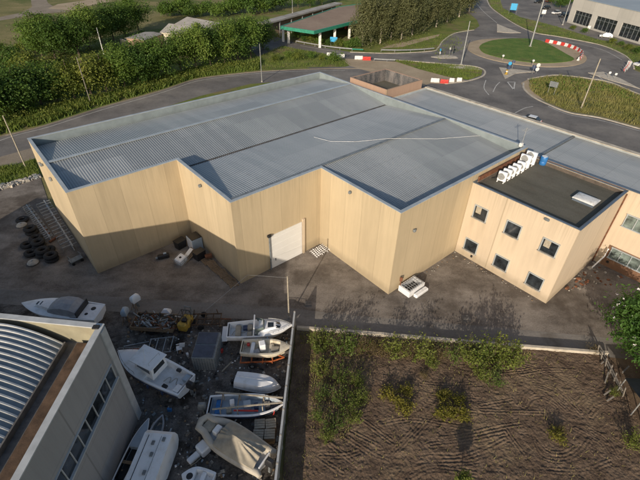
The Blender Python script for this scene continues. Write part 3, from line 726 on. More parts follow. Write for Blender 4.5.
# ------------------------------------------------------------------ long wing behind the office
XU, XW = 50.42, -34.0
wg = thing('rear_wing', 'long cream wing with pale blue corrugated roof running behind the office block', 'building', UW(XU, XW), TH)
wf = ccw([(0, 0), (10.5, 0), (10.5, 77.6), (0, 77.6)])
MB().ring(wf, offset_poly(wf, .22), 0, 9.62, 8.9).build('wall', M['office'], wg)
MB().ring(offset_poly(wf, .223), offset_poly(wf, .25), 9.0, 9.6).build('parapet_flashing', M['cap'], wg)
corrug(.26, 10.2, .3, 9.32, 52.6, 9.32).build('roof', M['roof2'], wg)
corrug(.26, 10.2, 53.0, 9.32, 77.3, 9.32).build('roof', M['roof2'], wg)
MB().box((5.2, 52.8, 9.38), (9.8, .3, .1)).build('roof_joint', M['greymetal'], wg)
MB().box((10.2, 38.8, 9.68), (.75, 77.5, .1)).build('parapet_cap', M['kerb'], wg)
MB().box((0.05, 38.8, 9.66), (.36, 77.6, .07)).build('parapet_cap', M['cap_dark'], wg)
MB().box((-.03, 48.3, 9.33), (.05, 11.0, .56)).build('brown_band', M['brown'], wg)
MB().box((-.04, 30.7, 1.45), (.07, 22.0, 2.75)).build('brown_band', M['brown'], wg)
def ribbon_window(par, x, y0, n, z, h, wd=1.02):
    f = MB(); y1 = y0 - n * wd
    f.box((x - .04, (y0 + y1) / 2, z + h / 2 + .05), (.14, n * wd + .2, .1)); f.box((x - .06, (y0 + y1) / 2, z - h / 2 - .05), (.2, n * wd + .2, .1))
    for k in range(n + 1): f.box((x - .04, y0 - k * wd, z), (.12, .09, h))
    win = f.build('window', M['cap'], par)
    for k in range(n): MB().box((x, y0 - (k + .5) * wd, z), (.04, wd - .09, h)).build('pane', M['glass_g'], win)
ribbon_window(wg, -.02, 7.55 - XW, 12, 6.3, 1.4)
ribbon_window(wg, -.09, 7.3 - XW, 12, 2.0, 1.3)
MB().box((-.1, 7.1 - XW, .72), (.1, .25, .25)).build('vent', M['black'], wg)

# pink open topped tower
pt = thing('stair_tower', 'pink open topped rendered box standing between the warehouse roof and the rear wing', 'tower', UW(51.0, 43.75), TH)
pf = ccw([(0, 0), (8.6, 0), (8.6, 8.2), (0, 8.2)])
MB().ring(pf, offset_poly(pf, .25), 0, 10.95, 8.7).build('wall', M['pinkwall'], pt)
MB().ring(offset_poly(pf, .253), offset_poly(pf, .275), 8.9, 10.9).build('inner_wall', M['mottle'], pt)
MB().poly([(.27, .27, 9.0), (8.33, .27, 9.0), (8.33, 7.93, 9.0), (.27, 7.93, 9.0)]).build('floor', M['bitumen'], pt)

# ------------------------------------------------------------------ grey shed, lower left
GX, GY = -14.1, 18.85
gs = thing('grey_shed', 'grey concrete shed with ribbed barrel roof beside the boat yard', 'shed', (GX, GY, 0), 0)
gf = ccw([(0, 0), (-.0, -52), (-36, -52), (-36, 2.2), (-7.2, .72)])
MB().ring(gf, offset_poly(gf, .3), 0, 10.36, 8.3).build('wall', M['shed'], gs)
MB().ring(offset_poly(gf, -.05), offset_poly(gf, .36), 10.365, 10.45).build('parapet_cap', M['shedcap'], gs)
MB().ring(offset_poly(gf, .303), offset_poly(gf, .33), 8.6, 10.33).build('gable_face', M['gable'], gs)
MB().poly([(p[0], p[1], 8.75) for p in offset_poly(gf, .31)]).build('roof_deck', M['gutter'], gs)
MB().box((-1.55, -26, 8.95), (.75, 51, .35)).build('gutter', M['rustdark'], gs)
# barrel vault: arc across x, ribs follow the arc
bx0, bx1 = -2.75, -10.6
def vault(t): 
    x = bx0 + (bx1 - bx0) * t; return x, 8.95 + 1.5 * math.sin(math.pi * t) ** .85
def arc_pts(y, dz=0, n=26): return [Vector((vault(i / n)[0], y, vault(i / n)[1] + dz)) for i in range(n + 1)]
yy = [-.62 - .4 * k for k in range(125)]
skew = lambda x: .0 if False else -x * .1
vb = MB(); vb.loft([[Vector((p.x, y + skew(p.x) - .25, p.z)) for p in arc_pts(y)] for y in (yy[0], yy[-1])], closed=False, cap0=False, cap1=False)
vt = vb.build('barrel_roof', M['barrel'], gs, True)
rb = MB()
for k, y in enumerate(yy):
    P = [Vector((p.x, y + skew(p.x) - .25, p.z)) for p in arc_pts(y)]
    rb.loft([[p + Vector((0, -.08, 0)), p + Vector((0, -.05, .09)), p + Vector((0, .05, .09)), p + Vector((0, .08, 0))] for p in P])
rb.build('roof_ribs', M['barrel_rib'], vt)
ge = arc_pts(yy[0]); vbm = MB()
vbm.loft([[Vector((p.x, yy[0] + skew(p.x) - .27, 8.76)) for p in ge], [Vector((p.x, yy[0] + skew(p.x) - .27, p.z)) for p in ge]], closed=False, cap0=False, cap1=False)
vbm.build('vault_end', M['gutter'], vt)
MB().box((-2.72, -26, 8.95), (.1, 51, .5)).build('vault_edge', M['gutter'], vt)
MB().box((-11.6, -26, 8.95), (.75, 50, .35)).build('gutter', M['rustdark'], gs)
wz = 6.75; y0 = 17.85 - GY
f = MB(); npane = 26; pw = .98
f.box((.05, y0 - npane * pw / 2, wz + .71), (.1, npane * pw + .2, .05)); f.box((.08, y0 - npane * pw / 2, wz - .72), (.26, npane * pw + .2, .12))
for k in range(npane + 1): f.box((.05, y0 - k * pw, wz), (.1, .055, 1.36))
win = f.build('window', M['shedcap'], gs)
for k in range(npane): MB().box((.02, y0 - (k + .5) * pw, wz), (.05, pw - .08, 1.36)).build('pane', M['glass'], win)
MB().box((.04, -.35, 5.15), (.1, .62, 10.3)).build('corner_pilaster', M['shedcap'], gs)
MB().box((-.35, -.3, 10.5), (.4, .3, .1)).build('cap_plate', M['black'], gs)

# ------------------------------------------------------------------ petrol station, far sheds, pale commercial building
def canopy():
    P = px([(280, 26), (314, 31), (372, 16.5), (372, 2), (338, 6.5)], 5.5)
    b = P[1]; t = thing('petrol_station', 'petrol station with brown gravel canopy roof and green fascia beyond the road', 'petrol station', (b.x, b.y, 0))
    Q = ccw([(p.x - b.x, p.y - b.y) for p in P])
    MB().ring(Q, offset_poly(Q, .35), 4.6, 5.5).build('fascia', M['green'], t)
    MB().poly([(p[0], p[1], 5.35) for p in offset_poly(Q, .3)]).build('roof', M['terracotta'], t)
    MB().poly([(p[0], p[1], 4.7) for p in offset_poly(Q, .3)]).build('ceiling', M['white'], t)
    for a, c in ((282.5, 26.5), (288, 28), (320, 32), (335, 28), (350, 24)):
        p = at(a, c, 4.7) - Vector((b.x, b.y, 4.7)) + Vector((0, 1.5, 0))
        MB().box((p.x, p.y, 2.35), (.8, .8, 4.7), bev=.05).build('column', M['white'], t)
    k0 = at(330, 33) - Vector((b.x, b.y, 0)); k1 = at(372, 22) - Vector((b.x, b.y, 0)); dd = (k1 - k0); mid = (k0 + k1) / 2 + Vector((-.5, 6, 0))
    MB().box((mid.x, mid.y, 1.8), (dd.length, 5, 3.6), math.atan2(dd.y, dd.x)).build('kiosk', M['pinkwall'], t)
    sb = MB()
    for k in range(7):
        q = k0.lerp(k1, (k + .5) / 7) + Vector((0, 3.2, 0)); sb.box((q.x, q.y, 1.5), (1.7, .3, 2.4), math.atan2(dd.y, dd.x))
    sb.build('shop_window', M['glass'], t)
    for k in range(4):
        q = k0.lerp(k1, (k + .3) / 4.2) + Vector((.6, 1.0, 0))
        pu = MB().box((q.x, q.y, .95), (.9, .6, 1.9), bev=.08).build('fuel_pump', M['red' if k % 2 else 'white'], t)
        MB().box((q.x, q.y - .31, 1.35), (.6, .04, .5)).build('display', M['blackp'], pu)
canopy()
def gable_shed(name, label, cat, a, b_, wd, h, rise, wall, roof):
    """two ground points are the near long edge"""
    d = (b_ - a); L = d.length; t = thing(name, label, cat, a, math.atan2(d.y, d.x))
    MB().prism([(0, 0), (L, 0), (L, wd), (0, wd)], 0, h).build('wall', wall, t)
    r = MB(); e = .3
    r.loft([[(-e, -e, h + .004), (-e, wd / 2, h + rise), (-e, wd + e, h + .004), (-e, wd + e, h + .12), (-e, wd / 2, h + rise + .12), (-e, -e, h + .12)],
            [(L + e, -e, h + .004), (L + e, wd / 2, h + rise), (L + e, wd + e, h + .004), (L + e, wd + e, h + .12), (L + e, wd / 2, h + rise + .12), (L + e, -e, h + .12)]])
    r.build('roof', roof, t)
    for k in range(max(1, int(L / 5))):
        MB().box((2.5 + k * 5, -.02, h * .55), (1.4, .08, h * .35)).build('window', M['glass'], t)
    return t
def gp(x, y, z=0): return at(x, y, z)
s1 = gp(161, 31, 4); s2 = gp(196, 35, 4); s1.z = s2.z = 0
gable_shed('long_shed', 'long low shed with pale old sheet roof among the trees', 'shed', s1, s2, 9, 3.6, 1.6, M['cream'], M['shedroof'])
s1 = gp(176, 22, 4); s2 = gp(215, 30, 4); s1.z = s2.z = 0
gable_shed('farm_shed', 'grey sheet roofed farm shed behind the long pale one', 'shed', s1, s2, 10, 3.4, 1.4, M['concrete'], M['shedroof'])
s1 = gp(144, 41, 3); s2 = gp(162, 35, 3); s1.z = s2.z = 0
gable_shed('pink_hut', 'small hut with pinkish flat roof between the two banks of trees', 'hut', s1, s2, 6, 3.2, .3, M['pinkwall'], M['shedroof'])
s1 = gp(121, 42, 1); s2 = gp(139, 46, 1); s1.z = s2.z = 0
t = thing('garden_wall', 'low pale wall in the gap between the two banks of trees', 'wall', s1, math.atan2((s2 - s1).y, (s2 - s1).x)); LW = (s2 - s1).length
MB().box((LW / 2, 0, .9), (LW, .3, 1.8)).build('masonry', M['concrete'], t); MB().box((LW / 2, 0, 1.85), (LW + .2, .5, .1)).build('coping', M['concrete'], t)
s1 = gp(266, 24, 5); s2 = gp(342, 3.5, 5)
t = thing('long_canopy', 'long narrow pale canopy roof running behind the petrol station', 'canopy', (s1.x, s1.y, 0), math.atan2((s2 - s1).y, (s2 - s1).x)); LW = (s2 - s1).length
MB().box((LW / 2, 1.6, 5.0), (LW, 3.4, .45)).build('roof', M['shedroof'], t)
MB().box((LW / 2, 2.9, 2.4), (LW, .3, 4.7)).build('back_wall', M['pinkwall'], t)
for k in range(8): MB().box((1 + k * (LW - 2) / 7, .3, 2.4), (.3, .3, 4.75)).build('post', M['steel'], t)

def commercial():
    a, b_ = Vector((97.0, 190.5, 0)), Vector((105.0, 153.0, 0)); d = (b_ - a).normalized(); L = 75
    t = thing('commercial_building', 'pale concrete commercial building with three wide dark shop windows past the roundabout', 'building', a, math.atan2(d.y, d.x))
    H = 8.8; op = [(3.0, 12.2), (14.8, 25.0), (27.3, 36.5), (39, 48), (51, 60), (63, 72)]
    wb = MB(); x = 0
    for o0, o1 in op:
        wb.box(((x + o0) / 2, .2, 2.4), (o0 - x, .4, 4.8)); x = o1
        wb.box(((o0 + o1) / 2, .2, .3), (o1 - o0, .4, .6))
    wb.box(((x + L) / 2, .2, 2.4), (L - x, .4, 4.8)); wb.box((L / 2, .2, 4.8 + (H - 4.8) / 2), (L, .4, H - 4.8))
    wb.box((.2, 15.2, H / 2), (.4, 29.6, H)); wb.box((L / 2, 30.2, H / 2), (L, .4, H)); wb.box((L - .2, 15.2, H / 2), (.4, 29.6, H))
    wb.build('wall', M['whitebldg'], t)
    MB().box((L / 2, 15.2, H - .7), (L - .9, 29.5, .2)).build('roof', M['roof2'], t)
    MB().box((L / 2, .2, H + .06), (L + .1, .6, .12)).build('parapet_cap', M['cap'], t)
    for o0, o1 in op:
        f = MB(); n = 5; wd = (o1 - o0) / n
        for k in range(n + 1): f.box((o0 + k * wd, .3, 2.7), (.12, .12, 4.2))
        f.box(((o0 + o1) / 2, .31, 3.6), (o1 - o0, .1, .12))
        w_ = f.build('shop_window', M['greymetal'], t)
        MB().box(((o0 + o1) / 2, .42, 2.7), (o1 - o0, .06, 4.2)).build('pane', M['glass'], w_)
    MB().box((3, -.1, 5.6), (70, .1, .25)).build('sign_rail', M['cap'], t) if False else None
commercial()
#@@OBJECTS
# ------------------------------------------------------------------ walls, fences and poles
kw = [at(a, b) for a, b in [(297, 330.3), (373, 336.3), (450, 343.2), (530, 349.8), (606, 355.8)]]
lw = thing('boundary_wall', 'low pale wall between the concrete lane and the ploughed field', 'wall', kw[0])
ribbon([p - kw[0] for p in kw], .2, -.1, .47).build('masonry', M['kerb'], lw)
ribbon([p - kw[0] for p in kw], .27, .472, .54).build('coping', M['kerb'], lw)
cf0, cf1 = Vector((-2.28, 28.3, 0)), Vector((-2.85, 4, 0))
cf = thing('concrete_fence', 'grey concrete panel fence between the boats and the field', 'fence', cf0)
dcf = (cf1 - cf0); n = 12
pm = MB()
for k in range(n):
    a, b = dcf * (k / n), dcf * ((k + 1) / n)
    for q in range(4): pm.beam(a + Vector((0, 0, .26 + q * .47)), b + Vector((0, 0, .26 + q * .47)), .09, .455)
pm.build('panel', M['concrete'], cf)
for k in range(n + 1):
    p = dcf * (k / n); MB().box((p.x, p.y, 1.0), (.17, .17, 2.04), bev=.02).build('post', M['concrete'], cf)
MB().beam(Vector((0, 0, 1.97)), dcf + Vector((0, 0, 1.97)), .16, .07).build('coping', M['shedcap'], cf)

def tapered_pole(name, label, cat, loc, h, r0, r1, mat, group=None, arm=None, base=True, lean=(0, 0)):
    t = thing(name, label, cat, loc, 0, group)
    r0, r1 = r0 * .8, r1 * .8
    MB().path([Vector((0, 0, 0)), Vector((lean[0] * .5, lean[1] * .5, h * .5)), Vector((lean[0], lean[1], h))], [r0, (r0 + r1) / 2, r1], 10).build('pole', mat, t, True)
    if base: MB().lathe([(0, .3), (r0 * 1.6, .3), (r0 * 1.9, .25), (r0 * 2, 0)], n=12).build('base', M['concrete'], t)
    if arm:
        a = arm; MB().path([Vector((lean[0], lean[1], h - .1)), Vector((lean[0] + a[0] * .4, lean[1] + a[1] * .4, h + .35)), Vector((lean[0] + a[0], lean[1] + a[1], h + .45))], [r1, r1 * .8, r1 * .7], 8).build('arm', mat, t, True)
        MB().box((lean[0] + a[0] * 1.2, lean[1] + a[1] * 1.2, h + .45), (.9, .32, .16), math.atan2(a[1], a[0]), bev=.04).build('lamp_head', M['greymetal'], t)
    return t
yp = tapered_pole('timber_pole', 'bare timber pole standing by the lane at the end of the concrete fence', 'pole', at(289, 318), 5.6, .1, .075, M['palewood'])
MB().path([Vector((0, 0, 5.4)), (at(250, 297) - at(289, 318)) + Vector((0, 0, 3.1)), at(206, 315) - at(289, 318) + Vector((0, 0, .6))], .012, 5).build('cable', M['steel'], yp)
tapered_pole('lighting_mast', 'very tall grey mast in the middle of the roundabout lawn', 'mast', at(530, 47), 17.5, .32, .16, M['steel'])
tapered_pole('street_pole', 'grey tapering pole on the paved tip left of the roundabout', 'pole', at(461, 65), 11.0, .28, .13, M['steel'])
tapered_pole('street_pole', 'pale wooden pole in the meadow below the roundabout', 'pole', at(581, 108.5), 10.2, .19, .13, M['palewood'], base=False)
tapered_pole('street_pole', 'thin grey pole beside the bend road in front of the big tree bank', 'pole', at(262, 82), 8.6, .13, .08, M['steel'])
tapered_pole('street_pole', 'pale pole on the grass strip left of the warehouse', 'pole', at(26, 168), 8.4, .13, .10, M['palewood'], base=False)
tapered_pole('street_pole', 'grey wooden pole among the yellowish trees above the bend road', 'pole', at(91, 104), 9.3, .13, .09, M['greywood'], base=False)
tapered_pole('street_pole', 'short white pole in the gap between the two rows of trees', 'pole', at(104, 55), 7.0, .16, .11, M['white'])
tapered_pole('street_pole', 'thin pole at the hedge behind the petrol station', 'pole', at(292.5, 13), 8.0, .16, .1, M['steel'])
tapered_pole('street_pole', 'grey pole with white foot beside the pale commercial building', 'pole', at(562.5, 25), 9.5, .24, .13, M['steel'])
tapered_pole('street_pole', 'bare grey pole rising from the dry fields behind the long shed', 'pole', at(243, 12), 7, .16, .1, M['greywood'], base=False)

# broken timber fence beside the field
bf0, bf1 = at(597, 354), at(622, 398)
bf = thing('timber_fence', 'broken grey timber fence leaning at the right edge of the field', 'fence', bf0)
D = bf1 - bf0; nn = Vector((-D.y, D.x, 0)).normalized()
for z, s in ((.5, .05), (1.05, .2)): MB().beam(nn * -s + Vector((0, 0, z + .1)), D + nn * -s * 2 + Vector((0, 0, z)), .07, .09).build('rail', M['greywood'], bf)
for k in range(7):
    p = D * (k / 6); MB().beam(p, p + nn * (-.25 - .2 * rnd.random()) + Vector((0, 0, 1.2 + .3 * rnd.random())), .08).build('post', M['greywood'], bf)
for k, (pa, pb) in enumerate((((601, 364), (607, 359)), ((604, 395), (611, 390)), ((607, 401), (614, 396.5)), ((605, 383), (608.5, 372)), ((622, 373), (629, 366)))):
    p, q = at(*pa, .3), at(*pb, .5)
    t = MB().beam(Vector((0, 0, 0)), q - p, .11, .06).build('loose_plank', M['greywood'], None, loc=p)
    tag(t, ['grey plank lying nearest the low wall at the broken fence', 'grey plank lying across the lower half of the broken fence', 'lowest grey plank leaning on the broken fence', 'long grey plank lying in the middle of the broken fence', 'short pale log lying under the flowering tree'][k], 'plank', 'loose planks along the broken fence')
# dark shelter, lower right
sh0 = at(646, 417)
sh = thing('tarp_shelter', 'dark sheet covered lean-to with a pale ridge pipe at the lower right corner', 'shelter', (sh0.x, sh0.y, 0))
MB().add([(-1.5, -2.6, 1.7), (3, -2.8, 1.7), (3, 0, 2.2), (-1.35, .1, 2.2), (3, 2.3, 1.8), (-1.2, 2.4, 1.8)], [(0, 1, 2, 3), (3, 2, 4, 5)]).build('sheet', M['blackp'], sh)
MB().tube((-1.45, .05, 2.27), (3, 0, 2.27), .08).build('ridge_pipe', M['concrete'], sh)
for x, y, h in ((-1.4, -2.5, 1.68), (-1.3, .05, 2.18), (-1.15, 2.3, 1.78), (2.8, -2.6, 1.68), (2.8, 2.2, 1.78)): MB().tube((x, y, 0), (x, y, h), .05).build('post', M['steel'], sh)

# ------------------------------------------------------------------ boats
def bshape(t, fine=2.3, mid=.5): return (.86 + .14 * math.sin(min(t / .45, 1) * math.pi / 2)) * (1 - max(0, (t - mid) / (1 - mid)) ** fine)
class Boat:
    def __init__(s, label, p_stern, p_bow, B, D, group='boats laid up in the boat yard', zk=.25, name='boat', cat='boat', L=None, fine=2.3, sheer=.22):
        p, q = Vector(p_stern), Vector(p_bow); d = q - p
        s.L = L or Vector((d.x, d.y)).length; s.B = B; s.D = D; s.fine = fine; s.sh = sheer
        s.t = thing(name, label, cat, (p.x, p.y, zk), math.atan2(d.y, d.x), group); s.zk = zk
    def half(s, t): return max(.015, s.B / 2 * bshape(t, s.fine))
    def sheer(s, t): return s.D * (1 + s.sh * t * t)
    def keel(s, t): return s.D * .78 * max(0, (t - .62) / .38) ** 2.2
    def x(s, t, k): return s.L * t * (.93 + .07 * k)
    def hull(s, mat, stripe=None, rim=.1, t1=1.0):
        n = 22; rings = []; mb = MB()
        for i in range(n + 1):
            t = i / n; b, sz, kz = s.half(t), s.sheer(t), s.keel(t); h = sz - kz
            pts = [(s.x(t, 1), b, sz), (s.x(t, .75), b * .985, kz + h * .7), (s.x(t, .35), b * .86, kz + h * .34), (s.x(t, 0), 0.0, kz), (s.x(t, .35), -b * .86, kz + h * .34), (s.x(t, .75), -b * .985, kz + h * .7), (s.x(t, 1), -b, sz)]
            rings.append([Vector(p) for p in pts])
        mb.loft(rings, closed=False, cap0=True, cap1=False)
        o = mb.build('hull', mat, s.t, True)
        rm = MB()
        for sg in (1, -1):
            R2 = []
            for i in range(n + 1):
                t = i / n; b = s.half(t); z = s.sheer(t); x = s.x(t, 1)
                R2.append([Vector((x, sg * (b + .03), z - .06)), Vector((x, sg * (b + .03), z + .03)), Vector((x, sg * max(0, b - rim), z + .03)), Vector((x, sg * max(0, b - rim), z - .06))])
            rm.loft(R2)
        rm.box((.0, 0, s.D - .01), (.09, s.B * .86, .1)); rm.build('gunwale', stripe or mat, s.t, True)
        st = MB()
        for x in (.2, .62):
            for sg in (1, -1): st.beam((s.L * x, sg * s.B * .33, -s.zk), (s.L * x, sg * s.B * .28, s.D * .34), .1)
            st.beam((s.L * x, -s.B * .4, -s.zk + .06), (s.L * x, s.B * .4, -s.zk + .06), .14, .12); st.beam((s.L * x, 0, -s.zk), (s.L * x, 0, .04), .16)
        st.build('cradle', M['wood'], s.t)
        return o
    def liner(s, mat, t0=.03, t1=.9, floor=.38, rim=.1):
        n = 16; rings = []
        for i in range(n + 1):
            t = t0 + (t1 - t0) * i / n; b = max(.01, s.half(t) - rim); z = s.sheer(t); f = max(s.D * floor, s.keel(t) + .08); x = s.x(t, .9)
            rings.append([Vector((x, b, z)), Vector((x, b * .9, f)), Vector((x, 0, f - .02)), Vector((x, -b * .9, f)), Vector((x, -b, z))])
        return MB().loft(rings, closed=False).build('cockpit', mat, s.t, True)
    def deck(s, mat, t0, t1=1.0, camber=.1, rim=.02, dz=.035):
        n = 12; rings = []
        for i in range(n + 1):
            t = t0 + (t1 - t0) * i / n; b = max(.01, s.half(t) - rim); z = s.sheer(t) + dz; x = s.x(t, 1)
            rings.append([Vector((x, b * math.cos(k * math.pi / 6), z + camber * math.sin(k * math.pi / 6) * min(1, b))) for k in range(7)])
        mb = MB().loft(rings, closed=False, cap0=False, cap1=False)
        a = rings[0]; mb.add([(p.x, p.y, p.z) for p in a] + [(a[0].x, a[0].y, s.D * .4), (a[-1].x, a[-1].y, s.D * .4)], [(7, 0, 1, 2, 3, 4, 5, 6, 8)])
        return mb.build('deck', mat, s.t, True)
    def house(s, name, mat, x0, x1, w0, w1, z0, z1, rake0=.1, rake1=.5, tumble=.85, wins=True, roofmat=None):
        """cabin: base rectangle narrowing forward, raked front"""
        a = [(x0, -w0 / 2, z0), (x1, -w1 / 2, z0), (x1, w1 / 2, z0), (x0, w0 / 2, z0)]
        b = [(x0 + rake0, -w0 / 2 * tumble, z1), (x1 - rake1, -w1 / 2 * tumble, z1), (x1 - rake1, w1 / 2 * tumble, z1), (x0 + rake0, w0 / 2 * tumble, z1)]
        A, Bq = [Vector(p) for p in a], [Vector(p) for p in b]
        o = MB().loft([A, Bq]).build(name, mat, s.t)
        if wins:
            for i in range(4):
                j = (i + 1) % 4
                p00, p10, p01, p11 = A[i], A[j], Bq[i], Bq[j]
                def q(u, v): return p00.lerp(p10, u).lerp(p01.lerp(p11, u), v)
                nrm = (p10 - p00).cross(p01 - p00).normalized() * .012
                lo_, hi_ = (.42, .86)
                e = .12
                MB().add([q(e, lo_) + nrm, q(1 - e, lo_) + nrm, q(1 - e - .03, hi_) + nrm, q(e + .03, hi_) + nrm], [(0, 1, 2, 3)]).build('cabin_window', M['glass'], o)
        return o
    def box(s, name, mat, c, d, rz=0, bev=.03): return MB().box(c, d, rz, bev=bev).build(name, mat, s.t)
    def motor(s, mat=None, y=0.0, z=None, k=1.0):
        z = s.D if z is None else z
        o = MB().loft([[Vector((-.45 * k + x * k, y + yy * k, z + zz * k)) for x, yy in ((-.28, -.17), (.28, -.2), (.28, .2), (-.28, .17))] for zz, in ((.0,), )] + [[Vector((-.45 * k + x * q * k, y + yy * q * k, z + zz * k)) for x, yy in ((-.3, -.18), (.28, -.2), (.28, .2), (-.3, .18))] for zz, q in ((.35, 1.0), (.52, .85), (.6, .5))]).build('outboard_motor', mat or M['blackp'], s.t, True)
        MB().beam((-.42 * k, y, z), (-.36 * k, y, z - .95 * k), .14 * k, .2 * k).build('motor_leg', M['greymetal'], o)
        MB().lathe([(0, -.03), (.17 * k, 0), (0, .03)], (-.6 * k, y, z - .9 * k), 10, Matrix.Rotation(R_(90), 4, 'Y')).build('propeller', M['greymetal'], o)
        return o
    def fenders(s, ts, mat):
        for k, t_ in enumerate(ts):
            for sg in (1, -1):
                p = Vector((s.x(t_, .8), sg * (s.half(t_) + .1), s.sheer(t_) - .12))
                o = MB().lathe([(0, -.5), (.08, -.45), (.11, -.25), (.08, -.05), (0, 0)], p, 10).build('fender', M[mat], s.t, True)
    def rope(s, t0, t1, seed=1):
        r_ = random.Random(seed); P = [Vector((s.L * (t0 + (t1 - t0) * i / 10), r_.uniform(-.35, .35), s.D * .46 + .04)) for i in range(11)]
        MB().path(smooth_line(P, 3), .022, 5).build('rope', M['palewood'], s.t, True)
    def rail(s, t0, t1, h=.35, r=.018, n=9):
        mb = MB()
        for sg in (1, -1):
            P = [Vector((s.x(t0 + (t1 - t0) * i / n, 1), sg * max(.01, s.half(t0 + (t1 - t0) * i / n) - .08), s.sheer(t0 + (t1 - t0) * i / n) + h)) for i in range(n + 1)]
            mb.path(P, r, 6)
            for p in P[::2]: mb.tube(p, p - Vector((0, 0, h)), r * .8, n=5)
        return mb.build('bow_rail', M['steel'], s.t)

# motor cruiser nearest the lane
b = Boat('long white motor cruiser with two dark deck hatches, the boat nearest the timber pole', at(227.5, 330, 1.2), at(292.5, 326.5, 1.2), 2.05, .95)
b.hull(M['gel']); b.liner(M['gel'], .03, .52, .35); b.deck(M['gel'], .5)
b.house('cabin', M['gel'], b.L * .47, b.L * .86, 1.7, .7, 1.02, 1.38, .1, .7, .8, False)
MB().add([(b.L * .62, -.33, 1.395), (b.L * .71, -.3, 1.395), (b.L * .71, .25, 1.395), (b.L * .62, .28, 1.395)], [(0, 1, 2, 3)]).build('deck_hatch', M['glass'], b.t)
for sg in (1, -1): MB().add([(b.L * .745, sg * .1, 1.39), (b.L * .745, sg * .42, 1.33), (b.L * .80, sg * .34, 1.23), (b.L * .82, sg * .1, 1.24)], [(0, 1, 2, 3) if sg > 0 else (3, 2, 1, 0)]).build('deck_hatch', M['glass'], b.t)
ws = MB(); ws.loft([[Vector((b.L * .46, -.85, 1.0)), Vector((b.L * .6, -.6, 1.05)), Vector((b.L * .6, .6, 1.05)), Vector((b.L * .46, .85, 1.0))], [Vector((b.L * .43, -.78, 1.62)), Vector((b.L * .55, -.5, 1.66)), Vector((b.L * .55, .5, 1.66)), Vector((b.L * .43, .78, 1.62))]], closed=False, cap0=False, cap1=False)
ws.build('windscreen', M['glass_g'], b.t)
MB().path([Vector((b.L * .4, -.95, 1.0)), Vector((b.L * .42, -.8, 1.9)), Vector((b.L * .42, .8, 1.9)), Vector((b.L * .4, .95, 1.0))], .07, 8).build('radar_arch', M['gel'], b.t)
for x, y, dx, dy in ((.16, 0, .5, 1.4), (.34, -.45, .5, .55), (.34, .45, .5, .55)): b.box('seat', M['tarp'], (b.L * x, y, .62), (dx, dy, .45), bev=.08)
b.box('bathing_platform', M['gel'], (-.28, 0, .45), (.55, 1.8, .1)); b.box('console', M['greymetal'], (b.L * .44, -.4, .75), (.3, .6, .7), bev=.06)
vm = MB()
for k in range(7): vm.box((-.005, -.75 + k * .25, .68), (.03, .13, .1))
vm.build('transom_vent', M['blackp'], b.t); b.rail(.62, .98, .25); b.fenders((.25, .45, .62), 'bluegrey'); b.rope(.06, .42); b.box('storage_bin', M['navy'], (b.L * .27, .5, .5), (.5, .4, .35))

# cream open boat
b = Boat('cream open fishing boat sitting above an orange trailer', at(241.5, 346.5, 1.3), at(291, 348, 1.3), 1.75, .82, zk=.5)
b.hull(M['cream'], rim=.14); b.liner(M['cream'], .03, .88, .4, .14); b.deck(M['cream'], .78)
b.box('console', M['gel'], (b.L * .42, .1, .85), (.55, .65, .85), .3, .06); b.box('seat', M['gel'], (b.L * .22, 0, .55), (.35, 1.3, .35), 0, .06); b.box('seat', M['cream'], (b.L * .6, 0, .5), (.4, 1.2, .3), 0, .06)
b.box('fish_box', M['tarp'], (b.L * .68, -.1, .62), (.7, .55, .3)); b.rope(.05, .4, 5); b.box('bucket', M['red'], (b.L * .12, .45, .55), (.25, .25, .3), 0, .05)
b.box('folded_cover', M['greycloth'], (b.L * .31, -.35, .58), (.55, .5, .25), .5, .08)
# orange trailer
tp = at(259, 361); t = thing('boat_trailer', 'rusty orange boat trailer frame beside the cream open boat', 'trailer', tp, R_(2))
fr = MB()
for y in (-.55, .55): fr.beam((-1.6, y, .5), (1.3, y * .8, .5), .09, .12)
for x in (-1.55, -.6, .4, 1.25): fr.beam((x, -.62, .5), (x, .62, .5), .08, .1)
fr.build('frame', M['orange'], t); MB().beam((1.3, -.4, .5), (2.3, 0, .5), .08, .1).build('drawbar', M['orange'], t); MB().beam((1.3, .4, .5), (2.3, 0, .5), .08, .1).build('drawbar', M['orange'], t)
for y in (-.75, .75):
    wv = MB().lathe([(0, -.09), (.2, -.09), (.3, -.08), (.31, 0), (.3, .08), (.2, .09), (0, .09)], (-.5, y, .31), 18, Matrix.Rotation(R_(90), 4, 'X')).build('wheel', M['black'], t, True)
    MB().lathe([(0, -.1), (.15, -.1), (.15, .1), (0, .1)], (-.5, y, .31), 12, Matrix.Rotation(R_(90), 4, 'X')).build('rim', M['steel'], wv)

# upturned white dinghy
p, q = at(236, 378, .8), at(280.5, 385, .8); d = q - p
t = thing('dinghy', 'white dinghy turned keel up on trestles', 'boat', (p.x, p.y, 0), math.atan2(d.y, d.x), 'boats laid up in the boat yard')
Ld = Vector((d.x, d.y)).length; rings = []
for i in range(17):
    u = i / 16; hb_ = max(.02, .82 * bshape(u, 2.6, .55)); top = 1.12 - .3 * max(0, (u - .6) / .4) ** 2; z0_ = .52 - .06 * u * u
    rings.append([Vector((Ld * u, hb_, z0_)), Vector((Ld * u * .99, hb_ * .97, z0_ + (top - z0_) * .45)), Vector((Ld * u * .97, hb_ * .72, top - .07)), Vector((Ld * u * .95, 0, top)), Vector((Ld * u * .97, -hb_ * .72, top - .07)), Vector((Ld * u * .99, -hb_ * .97, z0_ + (top - z0_) * .45)), Vector((Ld * u, -hb_, z0_))])
MB().loft(rings, closed=False, cap1=False).build('hull', M['gel'], t, True)
MB().path([r[3] + Vector((0, 0, .02)) for r in rings], .035, 6).build('keel_strip', M['gel'], t)
